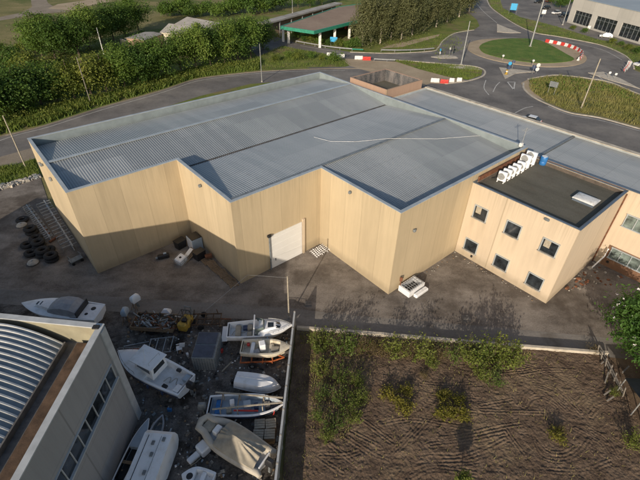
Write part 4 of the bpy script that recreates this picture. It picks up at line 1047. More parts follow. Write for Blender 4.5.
for sg in (0, 6): MB().path([r[sg] for r in rings], .045, 6).build('rub_rail', M['gel'], t)
for u in (.22, .72):
    tb = MB(); x = Ld * u; tb.beam((x, -.8, .46), (x, .8, .46), .09)
    for y in (-.65, .65): tb.beam((x - .2, y, 0), (x, y, .45), .07); tb.beam((x + .2, y, 0), (x, y, .45), .07)
    tb.build('trestle', M['wood'], t)

# open launch with timber frame
b = Boat('dark blue and white open launch with long timber rails laid over it', at(208.5, 405, 1.2), at(284.5, 404.5, 1.2), 1.95, .85, zk=.3)
b.hull(M['navy'], M['gel'], .12); b.liner(M['bluegrey'], .03, .93, .4, .12)
for y, x0, x1 in ((.72, .08, .98), (-.62, .08, .98)):
    MB().beam((b.L * x0, y * 1.1, 1.42), (b.L * x1, y * .3, 1.5), .11, .07).build('timber_rail', M['palewood'], b.t)
for x, yw in ((.18, .75), (.4, .7), (.72, .5)):
    for sg in (1, -1): MB().beam((b.L * x, sg * yw, .4), (b.L * x, sg * yw * .98, 1.4), .07).build('upright', M['palewood'], b.t)
    MB().beam((b.L * x, -yw, 1.36), (b.L * x, yw, 1.36), .06).build('crossbeam', M['wood'], b.t)
MB().beam((b.L * .34, -.45, .85), (b.L * .66, -.5, .85), .1, .1).build('red_spar', M['red'], b.t)
for x, y, dx, dy, dz, mt in ((.5, .15, .6, .6, .5, 'bluegrey'), (.3, .3, .35, .45, .55, 'gel'), (.27, -.3, .4, .4, .3, 'palewood'), (.62, .1, .35, .5, .3, 'navy'), (.77, .15, .45, .55, .4, 'greywood'), (.12, 0, .4, 1.2, .3, 'blue')):
    b.box('thwart' if dy > 1 else 'gear_box', M[mt], (b.L * x, y, .36 + dz / 2), (dx, dy, dz), .2 * (dy < 1), .03)
nb = MB()
for k in range(9): nb.beam((b.L * .82 + k * .1, -.4 + k * .02, .7 + .02 * k), (b.L * .84 + k * .1, .4 - k * .02, .75), .03)
nb.build('lattice', M['greywood'], b.t)
MB().path([Vector((b.L * .86, -.42, 1.0)), Vector((b.L * .87, -.55, .7)), Vector((b.L * .85, -.6, .35))], .035, 6).build('red_rope', M['red'], b.t)
b.motor(M['greymetal'], -.2)

# inflatable with tarpaulin
b = Boat('big inflatable boat with pale tubes half covered by a beige tarpaulin', at(264.5, 461.5, 1.2), at(199.5, 420.5, 1.2), 2.5, .8, zk=.35, name='inflatable_boat')
tb = MB()
P = [Vector((-.35, 1.0, .82))] + [Vector((b.L * t_, b.half(t_) - .22, .8 + .22 * t_ ** 2)) for t_ in [i / 12 for i in range(11)]]
P += [Vector((b.L * .93, .52, 1.02)), Vector((b.L * .965, 0, 1.04))]
Q = P + [Vector((p.x, -p.y, p.z)) for p in P[:-1][::-1]]
tb.path(Q, [.16] + [.27] * (len(Q) - 2) + [.16], 14); tb.build('tube', M['hypalon'], b.t, True)
b.fine = 2.3; hb2 = MB()
hb2.loft([[Vector((b.L * t_, .8 * bshape(t_), .62)), Vector((b.L * t_ * .97, 0, .1 + .45 * max(0, t_ - .6) ** 1.5)), Vector((b.L * t_, -.8 * bshape(t_), .62))] for t_ in [i / 10 * .93 for i in range(11)]])
hb2.build('hull', M['gel'], b.t, True)
rs_ = random.Random(5); tg = MB(); nx, ny = 44, 40; V = []
for i in range(nx + 1):
    u = i / nx; t_ = .05 + .58 * u
    for j in range(ny + 1):
        v = j / ny * 2 - 1; hw = b.half(t_) - .05
        ridge = .25 + .62 * max(0, 1 - abs(u - .6) / .55)
        an_ = math.atan2(v * 1.1, u - .6); fold = .055 * math.sin(an_ * 11 + .8 * math.sin(an_ * 3)) * min(1, math.hypot(v, (u - .6) * 1.8) * 1.6) + .015 * math.sin(u * 29 + v * 7)
        z = 1.08 + .12 * t_ + ridge * (1 - abs(v) ** 1.15) + fold
        if abs(v) > .93: z -= .22
        V.append((b.L * t_, v * hw * (1.02 if abs(v) > .93 else 1), z))
tg.add(V, [(i * (ny + 1) + j, (i + 1) * (ny + 1) + j, (i + 1) * (ny + 1) + j + 1, i * (ny + 1) + j + 1) for i in range(nx) for j in range(ny)])
tg.build('tarpaulin', M['tarp'], b.t, True)
b.box('console', M['gel'], (b.L * .7, 0, 1.05), (.5, .7, .6), 0, .08)
b.box('bow_locker', M['tarp'], (b.L * .84, 0, .92), (.8, .8, .28), 0, .1)
b.motor(M['blackp'], 0, .95, 1.15)
b.box('transom', M['gel'], (.02, 0, .75), (.12, 1.3, .6))
st = MB()
for x in (.25, .7):
    st.beam((b.L * x, -.8, -.2), (b.L * x, .8, -.2), .15)
    st.beam((b.L * x, 0, -.3), (b.L * x, 0, .15), .15)
st.build('cradle', M['wood'], b.t)

# cabin fishing boat between the shed and the boat yard
b = Boat('white fishing boat with boxy wheelhouse beside the grey shed wall', at(186.5, 385.5, 1.3), at(119, 353, 1.3), 2.55, 1.0, zk=.4)
b.hull(M['gel'], rim=.16); b.liner(M['gel'], .03, .5, .45, .16); b.deck(M['gel'], .46)
hs = b.house('wheelhouse', M['gel'], b.L * .36, b.L * .66, 1.7, 1.3, 1.0, 2.35, .0, .35, .92)
MB().box((b.L * .5, 0, 2.39), (b.L * .33, 1.85, .09), bev=.03).build('roof', M['gel'], hs)
b.box('locker', M['gel'], (.45, .55, .8), (.5, .7, .4)); b.box('locker', M['bluegrey'], (.5, -.6, .75), (.5, .6, .35)); b.box('gear_box', M['blackp'], (1.5, .85, .95), (.45, .3, .2)); b.box('gear_box', M['blackp'], (1.5, -.85, .95), (.4, .25, .2))
b.motor(M['blackp'], 0, 1.0, 1.1); b.rail(.6, .98, .4); b.fenders((.2, .4), 'navy'); b.rope(.05, .3, 3)
MB().path([Vector((b.L * .4, -.6, 2.45)), Vector((b.L * .4, -.6, 2.75)), Vector((b.L * .4, .6, 2.75)), Vector((b.L * .4, .6, 2.45))], .02, 6).build('roof_rail', M['steel'], b.t)
MB().tube((b.L * .5, .3, 2.42), (b.L * .46, .3, 4.0), .015).build('aerial', M['gel'], b.t)
sb = MB()
for sg in (1, -1): sb.path([Vector((b.x(t_, .75), sg * (b.half(t_) * .995 + .02), b.keel(t_) + (b.sheer(t_) - b.keel(t_)) * .72)) for t_ in [i / 12 for i in range(12)]], .035, 5)
sb.build('rub_rail', M['navy'], b.t)

# covered cruiser behind the shed
b = Boat('pale cabin cruiser under a grey cover, behind the far wall of the grey shed', at(100, 313.5, 1.2), at(23.5, 306, 1.2), 2.4, 1.0, zk=.4)
b.hull(M['gel']); b.liner(M['gel'], .03, .35, .5); b.deck(M['gel'], .3)
b.house('cabin', M['gel'], b.L * .52, b.L * .86, 1.7, .7, 1.05, 1.5, 0, .8, .8, False)
cv = MB(); cv.loft([[Vector((b.L * t_, s_ * w_, z)) for s_, w_, z in ((-1, w0, 1.06), (-1, w0 * .85, h_ * .85 + .15), (-1, .25, h_), (1, .25, h_), (1, w0 * .85, h_ * .85 + .15), (1, w0, 1.06))] for t_, w0, h_ in ((.22, 1.0, 1.5), (.3, 1.05, 1.95), (.42, 1.0, 2.05), (.52, .95, 1.85), (.6, .85, 1.5))])
cv.build('canvas_cover', M['greycloth'], b.t)
MB().box((b.L * .215, 0, 1.3), (.08, 2.0, .6)).build('cover_edge', M['blackp'], b.t)
MB().lathe([(0, .03), (.2, .03), (.24, 0)], (b.L * .1, -.35, 1.02), 14).build('round_hatch', M['blackp'], b.t); MB().lathe([(0, .03), (.13, .03), (.16, 0)], (b.L * .14, .4, 1.02), 14).build('round_hatch', M['blackp'], b.t)
b.box('aft_deck', M['gel'], (b.L * .11, 0, .98), (b.L * .2, 1.9, .07)); MB().add([(b.L * .72, -.25, 1.515), (b.L * .79, -.2, 1.45), (b.L * .79, .2, 1.45), (b.L * .72, .25, 1.515)], [(0, 1, 2, 3)]).build('deck_hatch', M['glass'], b.t)

# narrow skiff and grey tender by the shed wall, boat at the lower frame edge
b = Boat('narrow pale blue skiff lying along the foot of the grey shed', at(117, 482, .7), at(149, 418.5, .7), .95, .5, zk=.12)
b.hull(M['bluegrey'], M['gel'], .07); b.liner(M['blackp'], .05, .6, .3, .07); b.deck(M['bluegrey'], .52, camber=.06); b.box('thwart', M['wood'], (b.L * .3, 0, .42), (.22, .8, .05))
b = Boat('small greenish grey tender nose up between the skiff and the white caravan', at(147, 452, .8), at(163, 415.5, .8), .95, .55, zk=.25)
b.hull(M['hypalon'], M['greycloth'], .1); b.liner(M['greymetal'], .03, .85, .4, .1); b.box('thwart', M['palewood'], (b.L * .5, 0, .5), (.2, .75, .05))
b = Boat('small white boat with round dark opening at the lower edge of the yard', at(212, 482, .9), at(182, 475, .9), 1.5, .6, zk=.25)
b.hull(M['gel'], rim=.16); b.liner(M['gel'], .03, .86, .35, .16); b.deck(M['gel'], .62); b.box('seat', M['gel'], (b.L * .35, 0, .5), (.3, 1.1, .25)); MB().lathe([(0, .03), (.2, .03), (.24, 0)], (b.L * .74, 0, .76), 14).build('round_hatch', M['blackp'], b.t)

# caravan
cv0 = at(151, 470); t = thing('caravan', 'white box caravan with rounded front parked beside the grey shed', 'caravan', (-11.35, 13.7, 0), R_(-94 + 180))
Lc, Wc = 5.4, 2.0
prof = [(-2.7, .45), (2.2, .45), (2.62, .9), (2.68, 1.5), (2.45, 2.2), (2.1, 2.5), (-2.55, 2.5), (-2.7, 2.35)]
MB().loft([[Vector((x, sg * Wc / 2 * k, z if k == 1 else (z - .0))) for x, z in prof] for sg, k in ((-1, 1), (1, 1))]).build('body', M['gel'], t)
MB().box((-.25, .62, 2.515), (4.4, .04, .03)).build('roof_seam', M['blackp'], t); MB().box((-.25, -.3, 2.515), (4.4, .02, .03)).build('roof_seam', M['greymetal'], t)
for x, y in ((1.7, -.55), (1.4, .1), (.6, -.1), (-.6, -.1), (-1.6, -.1)): MB().box((x, y, 2.55), (.3, .22, .09), bev=.03).build('roof_vent', M['greymetal'], t)
for x in (-1.5, .9): MB().box((x, Wc / 2 + .01, 1.6), (1.1, .03, .6)).build('window', M['glass'], t)
for sg in (-1, 1):
    wv = MB().lathe([(0, -.1), (.2, -.1), (.32, -.08), (.33, 0), (.32, .08), (.2, .1), (0, .1)], (-.3, sg * .92, .33), 18, Matrix.Rotation(R_(90), 4, 'X')).build('wheel', M['black'], t, True)
    MB().lathe([(0, -.11), (.17, -.11), (.17, .11), (0, .11)], (-.3, sg * .92, .33), 12, Matrix.Rotation(R_(90), 4, 'X')).build('rim', M['steel'], wv)
MB().beam((2.5, 0, .5), (3.6, 0, .5), .12, .1).build('drawbar', M['steel'], t)

# double container with dark sheet top
cc = at(208.5, 356); t = thing('storage_container', 'grey metal container with two dark blue roof panels in the boat yard', 'container', (-9.85, 24.4, 0), R_(0))
MB().box((0, 0, .85), (2.0, 2.9, 1.7), bev=.03).build('body', M['greymetal'], t)
for y in (-.72, .72): MB().box((-.05, y, 1.73), (1.75, 1.28, .06), bev=.02).build('roof_panel', M['darkblue'], t)
rb2 = MB()
for k in range(9): rb2.box((-.9 + k * .225, -1.465, .85), (.06, .04, 1.5))
for k in range(12): rb2.box((1.01, -1.3 + k * .235, .85), (.04, .06, 1.5))
rb2.build('side_rib', M['steel'], t)
#@@CLUTTER
# ------------------------------------------------------------------ gear in the boat yard
def outboard(label, loc, rz, k=1.0, cowl='bluegrey'):
    t = thing('outboard_motor', label, 'outboard motor', loc, rz, 'outboard motors on stands'); h = 1.0
    MB().loft([[Vector((x * q * k, y * q * k, h + z * k)) for x, y in ((-.3, -.2), (.32, -.22), (.38, 0), (.32, .22), (-.3, .2))] for z, q in ((0, .95), (.3, 1.05), (.48, .9), (.58, .5))]).build('cowling', M[cowl], t, True)
    MB().beam((0, 0, h), (.1, 0, .15), .16, .26).build('leg', M['greymetal'], t)
    st = MB()
    for y in (-.3, .3): st.beam((-.25, y, 0), (-.25, y * .6, .95), .06); st.beam((-.6, y, 0), (-.25, y * .7, .7), .05)
    st.beam((-.25, -.3, .9), (-.25, .3, .9), .08); st.build('stand', M['wood'], t)
outboard('outboard motor with pale blue and white cowl at the lane, farthest from the grey shed', at(138, 308), 1.0, 1.35, 'gel')
outboard('outboard motor with pale cowl nearest the corner of the grey shed', at(128, 321), 1.6, 1.25, 'bluegrey')
sp = at(157, 328); t = thing('scrap_trailer', 'flat trailer with brown wooden sides heaped with scrap metal beside the lane', 'trailer', sp, R_(-3))
MB().box((0, 0, .62), (4.0, 1.9, .1)).build('bed', M['wood'], t)
for c_, d_ in (((0, -.95, .85), (4.0, .06, .45)), ((0, .95, .85), (4.0, .06, .45)), ((2.0, 0, .85), (.06, 1.9, .45)), ((-2.0, 0, .85), (.06, 1.9, .45))): MB().box(c_, d_).build('side_board', M['wood'], t)
for sg in (-1, 1):
    wv = MB().lathe([(0, -.1), (.2, -.1), (.32, -.08), (.33, 0), (.32, .08), (.2, .1), (0, .1)], (-.2, sg * .85, .33), 16, Matrix.Rotation(R_(90), 4, 'X')).build('wheel', M['black'], t, True)
MB().beam((2, 0, .6), (3.0, 0, .5), .1).build('drawbar', M['rust'], t)
r3 = random.Random(9)
sc_ = {'greymetal': MB(), 'rust': MB(), 'steel': MB(), 'blackp': MB()}
for k in range(120):
    mb = sc_[r3.choice(list(sc_))]; p = Vector((r3.uniform(-1.8, 1.8), r3.uniform(-.8, .8), r3.uniform(.75, 1.15)))
    a = r3.uniform(0, 6.28); L = r3.uniform(.2, 1.0); q = p + Vector((math.cos(a) * L, math.sin(a) * L * .6, r3.uniform(-.1, .45)))
    mb.beam(p, q, r3.uniform(.03, .16), r3.uniform(.03, .12))
o = MB()
for k, mb in sc_.items():
    tag(mb.build('scrap_metal', M[k], t), kind='stuff')
pp = at(167, 315); t = tag(MB().loft([[Vector((x * q, y * q, z)) for x, y in ((-.5, -.35), (.5, -.3), (.45, .35), (-.4, .3))] for z, q in ((0, 1), (.25, .9), (.55, .35))]).build('plastic_fender', M['gel'], loc=(pp.x, pp.y, .3)), 'white plastic hood lying behind the scrap trailer', 'hood')
# yellow forklift
fk = at(187, 328); t = thing('forklift', 'small yellow forklift at the lane beside the scrap trailer', 'forklift', fk, R_(80))
MB().box((0, 0, .75), (1.6, .95, .8), bev=.1).build('body', M['yellow'], t); MB().box((-.65, 0, 1.05), (.5, .9, .6), bev=.12).build('counterweight', M['yellow'], t)
MB().box((-.1, 0, 1.25), (.45, .5, .35), bev=.08).build('seat', M['blackp'], t)
cg = MB()
for x in (-.45, .5):
    for y in (-.42, .42): cg.tube((x, y, 1.1), (x * .85, y, 2.05), .035, n=6)
    cg.tube((x * .85, -.42, 2.05), (x * .85, .42, 2.05), .035, n=6)
for y in (-.42, -.14, .14, .42): cg.tube((-.38, y, 2.05), (.43, y, 2.05), .025, n=6)
cg.build('overhead_guard', M['blackp'], t)
ms = MB()
for y in (-.3, .3): ms.beam((.88, y, .1), (.88, y, 2.1), .1, .08)
ms.beam((.88, -.3, 2.05), (.88, .3, 2.05), .08); ms.beam((.88, -.3, 1.1), (.88, .3, 1.1), .08); ms.build('lift_mast', M['greymetal'], t)
for y in (-.25, .25): MB().box((1.4, y, .12), (1.0, .12, .05)).build('fork', M['greymetal'], t)
for x in (.5, -.55):
    for y in (-.48, .48): MB().lathe([(0, -.1), (.2, -.1), (.29, -.08), (.3, 0), (.29, .08), (.2, .1), (0, .1)], (x, y, .3), 16, Matrix.Rotation(R_(90), 4, 'X')).build('wheel', M['black'], t, True)
# rusty frame
rf = at(206, 323); t = thing('boat_trailer', 'rusty red boat trailer frame at the lane behind the storage container', 'trailer', rf, R_(3))
fr = MB()
for y in (-.7, 0, .7): fr.beam((-1.5, y, .55), (1.5, y, .55), .09)
for x in (-1.5, -.75, 0, .75, 1.5): fr.beam((x, -.72, .62), (x, .72, .62), .08)
for x, y in ((-1.2, -.6), (1.2, -.6), (-1.2, .6), (1.2, .6)): fr.beam((x, y, .55), (x * .9, y * 1.1, 1.2), .07)
fr.build('frame', M['rustdark'], t); MB().beam((1.5, 0, .55), (2.5, 0, .5), .09).build('drawbar', M['rust'], t)
for y in (-.85, .85): MB().lathe([(0, -.09), (.2, -.09), (.3, -.08), (.31, 0), (.3, .08), (.2, .09), (0, .09)], (-.3, y, .31), 16, Matrix.Rotation(R_(90), 4, 'X')).build('wheel', M['black'], t, True)
# chair and small white pieces
wc = at(180, 351); t = thing('garden_chair', 'white plastic chair standing among scrap left of the storage container', 'chair', wc, R_(200))
MB().box((0, 0, .44), (.5, .5, .05), bev=.02).build('seat', M['gel'], t); MB().beam((-.24, 0, .46), (-.36, 0, .98), .48, .05, (0, 1, 0)).build('backrest', M['gel'], t)
for x in (-.22, .22):
    for y in (-.22, .22): MB().beam((x, y, 0), (x * .9, y * .9, .43), .05).build('leg', M['gel'], t)
for y in (-.27, .27): MB().box((0, y, .66), (.45, .05, .04)).build('armrest', M['gel'], t)
lf = at(160, 348); t = thing('steel_ladder', 'grey ladder like steel frame lying above the wheelhouse boat', 'frame', lf, R_(10))
fm = MB()
for x in (-1.0, -.35, .35, 1.0): fm.beam((x, -.85, .28), (x + .25, .75, .55), .07)
fm.beam((-1.1, -.8, .28), (1.15, -.8, .28), .07); fm.beam((-.85, .7, .53), (1.35, .7, .53), .07)
fm.build('frame', M['steel'], t)
for x in (-.9, 1.0): MB().beam((x, .6, 0), (x, .6, .55), .08).build('support', M['wood'], t)
for k, (a, b, mt, lab) in enumerate(((( 124, 347), (150, 342), 'steel', 'long grey bar lying above the bow of the wheelhouse boat'), ((126, 350.5), (147, 349), 'orange', 'orange bar lying just above the bow of the wheelhouse boat'), ((222, 372), (232, 362), 'palewood', 'pale plank lying by the storage container and upturned dinghy'), ((190, 392), (196, 396), 'greywood', 'short grey plank on the dark gravel under the wheelhouse boat stern'))):
    p, q = at(*a), at(*b); o = MB().beam((0, 0, .06), q - p + Vector((0, 0, .06)), .1, .1).build('loose_bar', M[mt], loc=p); tag(o, lab, 'bar', 'loose bars in the boat yard')
# stacked brown crates by the fence
first = None
for k, (x, y, z) in enumerate(((-4.35, 16.8, 0), (-3.5, 16.85, 0), (-4.35, 17.65, 0), (-3.5, 17.7, 0))):
    lab = 'brown wooden crate in the block by the fence, ' + ['front left', 'front right', 'back left', 'back right'][k] + ' one'
    if first is None:
        first = t = thing('crate', lab, 'crate', (x, y, z), 0, 'crates beside the concrete fence')
        cb = MB()
        for s_ in (-1, 1):
            for q in range(3): cb.box((0, s_ * .38, .14 + q * .26), (.8, .03, .22)); cb.box((s_ * .38, 0, .14 + q * .26), (.03, .78, .22))
        cb.build('side_slats', M['wood'], t); lb = MB()
        for q in range(4): lb.box((0, -.3 + q * .2, .82), (.8, .17, .03))
        lb.build('lid', M['palewood'], t)
    else: dup(first, (x, y, z), .05 * k, lab)
wq = at(203, 452); t = thing('boat_console', 'white moulded seat console lying between the caravan and the inflatable boat', 'console', wq, R_(-40))
MB().box((0, .1, .4), (.9, .8, .8), bev=.1).build('body', M['gel'], t); MB().box((-.1, -.75, .15), (.5, .9, .25), bev=.06).build('step', M['gel'], t); MB().path([Vector((.3, -.4, .1)), Vector((.5, -.9, .5)), Vector((.2, -1.2, .1))], .04, 6).build('handrail', M['palewood'], t)
for k, (x, y, mt, lab) in enumerate(((170, 411, 'blue', 'blue can under the wheelhouse boat'), (205, 398, 'greymetal', 'grey can beside the stern of the timber railed launch'), (222, 352, 'red', 'red can in front of the motor cruiser stern'), (188, 356, 'gel', 'white can right of the plastic chair'), (176, 340, 'greymetal', 'grey can at the foot of the scrap trailer'), (233, 383, 'blackp', 'black can left of the upturned dinghy'))):
    p = at(x, y); t = thing('jerrycan', lab, 'can', p, k * .7, 'cans in the boat yard')
    MB().box((0, 0, .2), (.35, .2, .4), bev=.05).build('body', M[mt], t); MB().tube((.1, 0, .39), (.1, 0, .46), .04).build('cap', M['blackp'], t)
# debris nobody could count
def debris(name, poly, n, seed, mats, smin, smax, z=0.0):
    r5 = random.Random(seed); rs = np.random.RandomState(seed); P = scatter(poly, n, rs)
    B_ = [MB() for _ in mats]
    for x, y in P:
        s_ = r5.uniform(smin, smax); mb = r5.choice(B_)
        mb.box((x, y, z + s_ * .25), (s_ * r5.uniform(.5, 1.6), s_ * r5.uniform(.4, 1), s_ * r5.uniform(.3, .8)), r5.uniform(0, 3), taper=r5.uniform(.5, 1))
    for mb, m_ in zip(B_, mats):
        if mb.v: tag(mb.build(name, M[m_]), kind='stuff')
yardpoly = [(p.x, p.y) for p in (at(125, 318), at(290, 325))] + [(-2.7, 26), (-3.0, 8), (-13.9, 8), (-13.9, 18.8), (-16, 21)]
debris('yard_litter', yardpoly, 950, 4, ['greymetal', 'greywood', 'wood', 'blackp', 'concrete'], .06, .3)
debris('pale_litter', yardpoly, 260, 5, ['gel', 'concrete', 'bluegrey'], .05, .22)
debris('rubble_edge', [(p.x, p.y) for p in px([(-30, 203), (0, 190.5), (40, 177.5), (40, 174.5), (0, 186), (-30, 198)])], 260, 6, ['concrete', 'kerb', 'greymetal'], .15, .6)
debris('wall_foot_litter', [(p.x, p.y) for p in (UW(38.3, 9.5), UW(38.95, 9), UW(38.95, 19.9), UW(28, 19.9), UW(28, 19.2), UW(38.2, 19.2))], 110, 8, ['greywood', 'concrete', 'wood'], .04, .16)
debris('wall_corner_rubble', [(p.x, p.y) for p in (UW(42, 8.4), UW(50, 8.4), UW(50, 4.5), UW(47, 5.5))], 60, 12, ['concrete', 'greywood', 'rust'], .08, .4)

# ------------------------------------------------------------------ gear on the warehouse yard
def torus(R0, r0, n=20, k=10):
    return [(R0 + r0 * math.cos(2 * math.pi * i / k), r0 * .8 * math.sin(2 * math.pi * i / k)) for i in range(k + 1)]
tyre0 = None
spots = [(24, 221, 1), (32, 234, 2), (27.5, 246, 1), (41, 247, 2), (32, 254.5, 1), (45, 255, 2), (53, 260, 2), (36, 240, 1), (49, 252, 1)]
for k, (x, y, n_) in enumerate(spots):
    base = at(x, y)
    for q in range(n_):
        lab = '%s black tyre, heap %s from the far end left of the warehouse' % ('upper' if q else ('lower' if n_ == 2 else 'single'), ORD[k])
        p = base + Vector((rnd.uniform(-.12, .12), rnd.uniform(-.12, .12), .26 + q * .5))
        if tyre0 is None:
            tyre0 = t = thing('tyre', lab, 'tyre', p, 0, 'tyres heaped on the yard'); MB().lathe(torus(.52, .26), n=22).build('rubber', M['black'], t, True)
            MB().lathe([(.3, -.12), (.34, -.2), (.34, .2), (.3, .12)], n=18).build('inner_rim', M['blackp'], t)
        else: dup(tyre0, p, rnd.uniform(0, 3), lab)
for k, (x, y) in enumerate(((33.5, 263.5), (22, 226))):
    p = at(x, y); t = thing('sandbag', ['pale grey sack lying below the nearest black tyres', 'pale grey sack lying beside the farthest black tyre'][k], 'sack', p, k)
    MB().lathe([(0, 0), (.45, .03), (.62, .16), (.5, .32), (.2, .4), (0, .4)], n=14).build('cloth', M['concrete'], t, True); MB().lathe([(0, .4), (.08, .42), (.12, .5), (0, .52)], n=8).build('tied_neck', M['greycloth'], t)
def rack(label, a, b, n, wl, wr, h, mat):
    p, q = at(*a), at(*b); d = q - p; L = d.length; t = thing('pallet_rack', label, 'rack', p, math.atan2(d.y, d.x), 'dismantled racks left of the warehouse')
    s_ = MB()
    s_.beam((0, 0, h), (L, 0, h), .12); s_.beam((0, 0, .06), (L, 0, .06), .12); s_.build('spine', M[mat], t)
    r_ = MB()
    for k in range(n):
        x = L * (k + .5) / n; r_.beam((x, wl, h + .12 * (k % 2)), (x + .12, -wr, h), .08, .1); r_.tube((x, wl, 0), (x, wl, h + .1), .035, n=5); r_.tube((x, -wr, 0), (x, -wr, h), .035, n=5)
    r_.build('crossbar', M[mat], t); return t
rack('pale steel rack with wide crossbars lying along the left warehouse wall', (46, 205), (75, 251), 15, .55, 1.05, .75, 'steel')
rack('narrow pale steel ladder rack lying between the tyres and the wide rack', (28, 208), (52, 241), 20, .35, .5, .5, 'steel')
for k, (a, b, lab) in enumerate((((50, 243), (58, 238), 'rusty beam across the near end of the narrow rack'), ((44, 228), (50, 236), 'rusty beam lying beside the middle of the narrow rack'))):
    p, q = at(*a), at(*b); tag(MB().beam((0, 0, .15), q - p + Vector((0, 0, .2)), .25, .2).build('steel_beam', M['rust'], loc=p), lab, 'beam')
p = at(77, 262); t = thing('scrap_cart', 'dark steel cart at the near end of the wide pale rack', 'cart', p, .9)
MB().box((0, 0, .45), (1.4, .8, .08)).build('bed', M['greymetal'], t)
for x in (-.6, .6): MB().path([Vector((x, -.38, .45)), Vector((x, -.38, 1.0)), Vector((x, .38, 1.0)), Vector((x, .38, .45))], .03, 6).build('rail', M['greymetal'], t)
for x in (-.5, .5):
    for y in (-.35, .35): MB().lathe([(0, -.05), (.16, -.05), (.17, 0), (.16, .05), (0, .05)], (x, y, .17), 12, Matrix.Rotation(R_(90), 4, 'X')).build('wheel', M['black'], t)
# corner behind the second step: white tank cart, cabinet, dark bins, dumped engine
p = at(182, 262); t = thing('liquid_tank', 'white plastic tank in a cage lying tilted on dark boards by the warehouse corner', 'tank', p, R_(60)); t.rotation_euler = (R_(8), R_(-12), R_(60))
MB().box((0, 0, .5), (1.15, 1.0, .8), bev=.12).build('tank', M['gel'], t); MB().lathe([(0, .92), (.14, .92), (.15, .88)], n=12).build('cap', M['blackp'], t); cg = MB()
for z in (.15, .5, .88): cg.path([Vector((x, y, z)) for x, y in ((-.62, -.55), (.62, -.55), (.62, .55), (-.62, .55), (-.62, -.55))], .025, 5)
for x, y in ((-.62, -.55), (0, -.55), (.62, -.55), (.62, .55), (0, .55), (-.62, .55)): cg.tube((x, y, .0), (x, y, .9), .02, n=5)
cg.build('cage', M['steel'], t); MB().box((0, 0, .06), (1.3, 1.2, .12)).build('base', M['wood'], t)
p = at(189, 257); t = thing('loose_boards', 'brown boards with a white sheet leaning between the tank and the cabinet', 'boards', p, R_(60))
bb = MB()
for k in range(5): bb.beam((-.9, -.5 + k * .22, .1), (.9, -.45 + k * .2, .5 + .05 * k), .16, .04)
bb.build('boards', M['wood'], t); MB().beam((-.7, 0, .3), (.7, .1, .75), .5, .05).build('white_sheet', M['gel'], t)
p = at(196, 247); t = thing('steel_cabinet', 'white steel cabinet with dark top against the second warehouse step', 'cabinet', p, TH)
MB().box((0, 0, .8), (1.3, 1.5, 1.6), bev=.04).build('body', M['bluegrey'], t); MB().box((0, 0, 1.64), (1.25, 1.45, .08), bev=.02).build('top', M['blackp'], t)
for y in (-.37, .37): MB().box((-.665, y, .8), (.03, .7, 1.45)).build('door', M['gel'], t)
for k, (x, y, lab) in enumerate(((181, 247, 'black bin left of the white cabinet in the warehouse corner'), (200, 258, 'black bin between the white truck cab and the leaning pallets'))):
    p = at(x, y); t = thing('waste_bin', lab, 'bin', p, TH + .2, 'black bins in the warehouse corner')
    MB().box((0, 0, .5), (1.1, .8, 1.0), taper=1.12).build('body', M['blackp'], t); MB().box((0, 0, 1.04), (1.3, .95, .08), bev=.03).build('lid', M['blackp'], t)
p = at(164, 258); t = thing('engine_block', 'dark engine block with pale fittings lying on the yard by the first warehouse step', 'engine', p, R_(25))
MB().box((0, 0, .28), (1.3, .5, .5), bev=.08).build('block', M['blackp'], t); MB().box((.2, .1, .58), (.35, .25, .15), bev=.04).build('head_cover', M['bluegrey'], t); MB().tube((-.9, 0, .25), (-.6, 0, .25), .16).build('shaft', M['greymetal'], t)
pal0 = None
for k, (x, y) in enumerate(((207, 262), (212.5, 266), (218, 271), (223, 275), (228.5, 280), (233, 284))):
    lab = '%s wooden pallet from the warehouse corner in the row beside the second step' % ORD[k]
    p = at(x, y) + Vector((0, 0, .0))
    if pal0 is None:
        pal0 = t = thing('pallet', lab, 'pallet', p, TH, 'pallets beside the warehouse step')
        ab_ = MB()
        for q in range(7): ab_.box((0, -.54 + q * .18, .17), (.95, .11, .025))
        ab_.build('top_boards', M['wood'], t); bb = MB()
        for x_ in (-.42, 0, .42): bb.box((x_, 0, .08), (.1, 1.2, .14))
        bb.build('bearers', M['wood'], t)
    else:
        c_ = dup(pal0, p, TH + rnd.uniform(-.2, .2), lab)
        if k in (1, 3): c_.rotation_euler = (R_(6), 0, c_.rotation_euler[2]); c_.location.z += .12
p = at(209, 259); tag(MB().box((0, 0, .45), (.8, .5, .35), .4, bev=.03).build('red_box', M['rust'], loc=(p.x, p.y, 0)), 'reddish box on the pallets beside the warehouse corner', 'box')
p = at(320, 252); t = thing('scrap_rack', 'heap of white bent rack frames in the inner warehouse corner', 'rack', p, TH)
fm = MB()
for k in range(8): fm.tube((-1 + k * .28, -.7, .1 + .1 * (k % 3)), (-.9 + k * .28, .6, .3 + .12 * (k % 2)), .04, n=6)
for k in range(5): fm.tube((-1.1, -.6 + k * .3, .2), (1.1, -.55 + k * .3, .35), .035, n=6)
fm.build('frame', M['gel'], t)
p = at(411, 289); t = thing('grated_skip', 'white open skip with wire grate beside the front warehouse corner', 'skip', p, TH)
MB().ring([(-1.25, -.75), (1.25, -.75), (1.25, .75), (-1.25, .75)], [(-1.05, -.58), (1.05, -.58), (1.05, .58), (-1.05, .58)], 0, .75, .2).build('tub', M['gel'], t)
MB().poly([(-1.1, -.6, .22), (1.1, -.6, .22), (1.1, .6, .22), (-1.1, .6, .22)]).build('inside', M['blackp'], t); gb = MB()
for k in range(8): gb.tube((-1.1 + k * .31, -.7, .8), (-1.1 + k * .31, .7, .8), .025, n=5)
for k in range(4): gb.tube((-1.2, -.55 + k * .36, .82), (1.2, -.55 + k * .36, .82), .025, n=5)
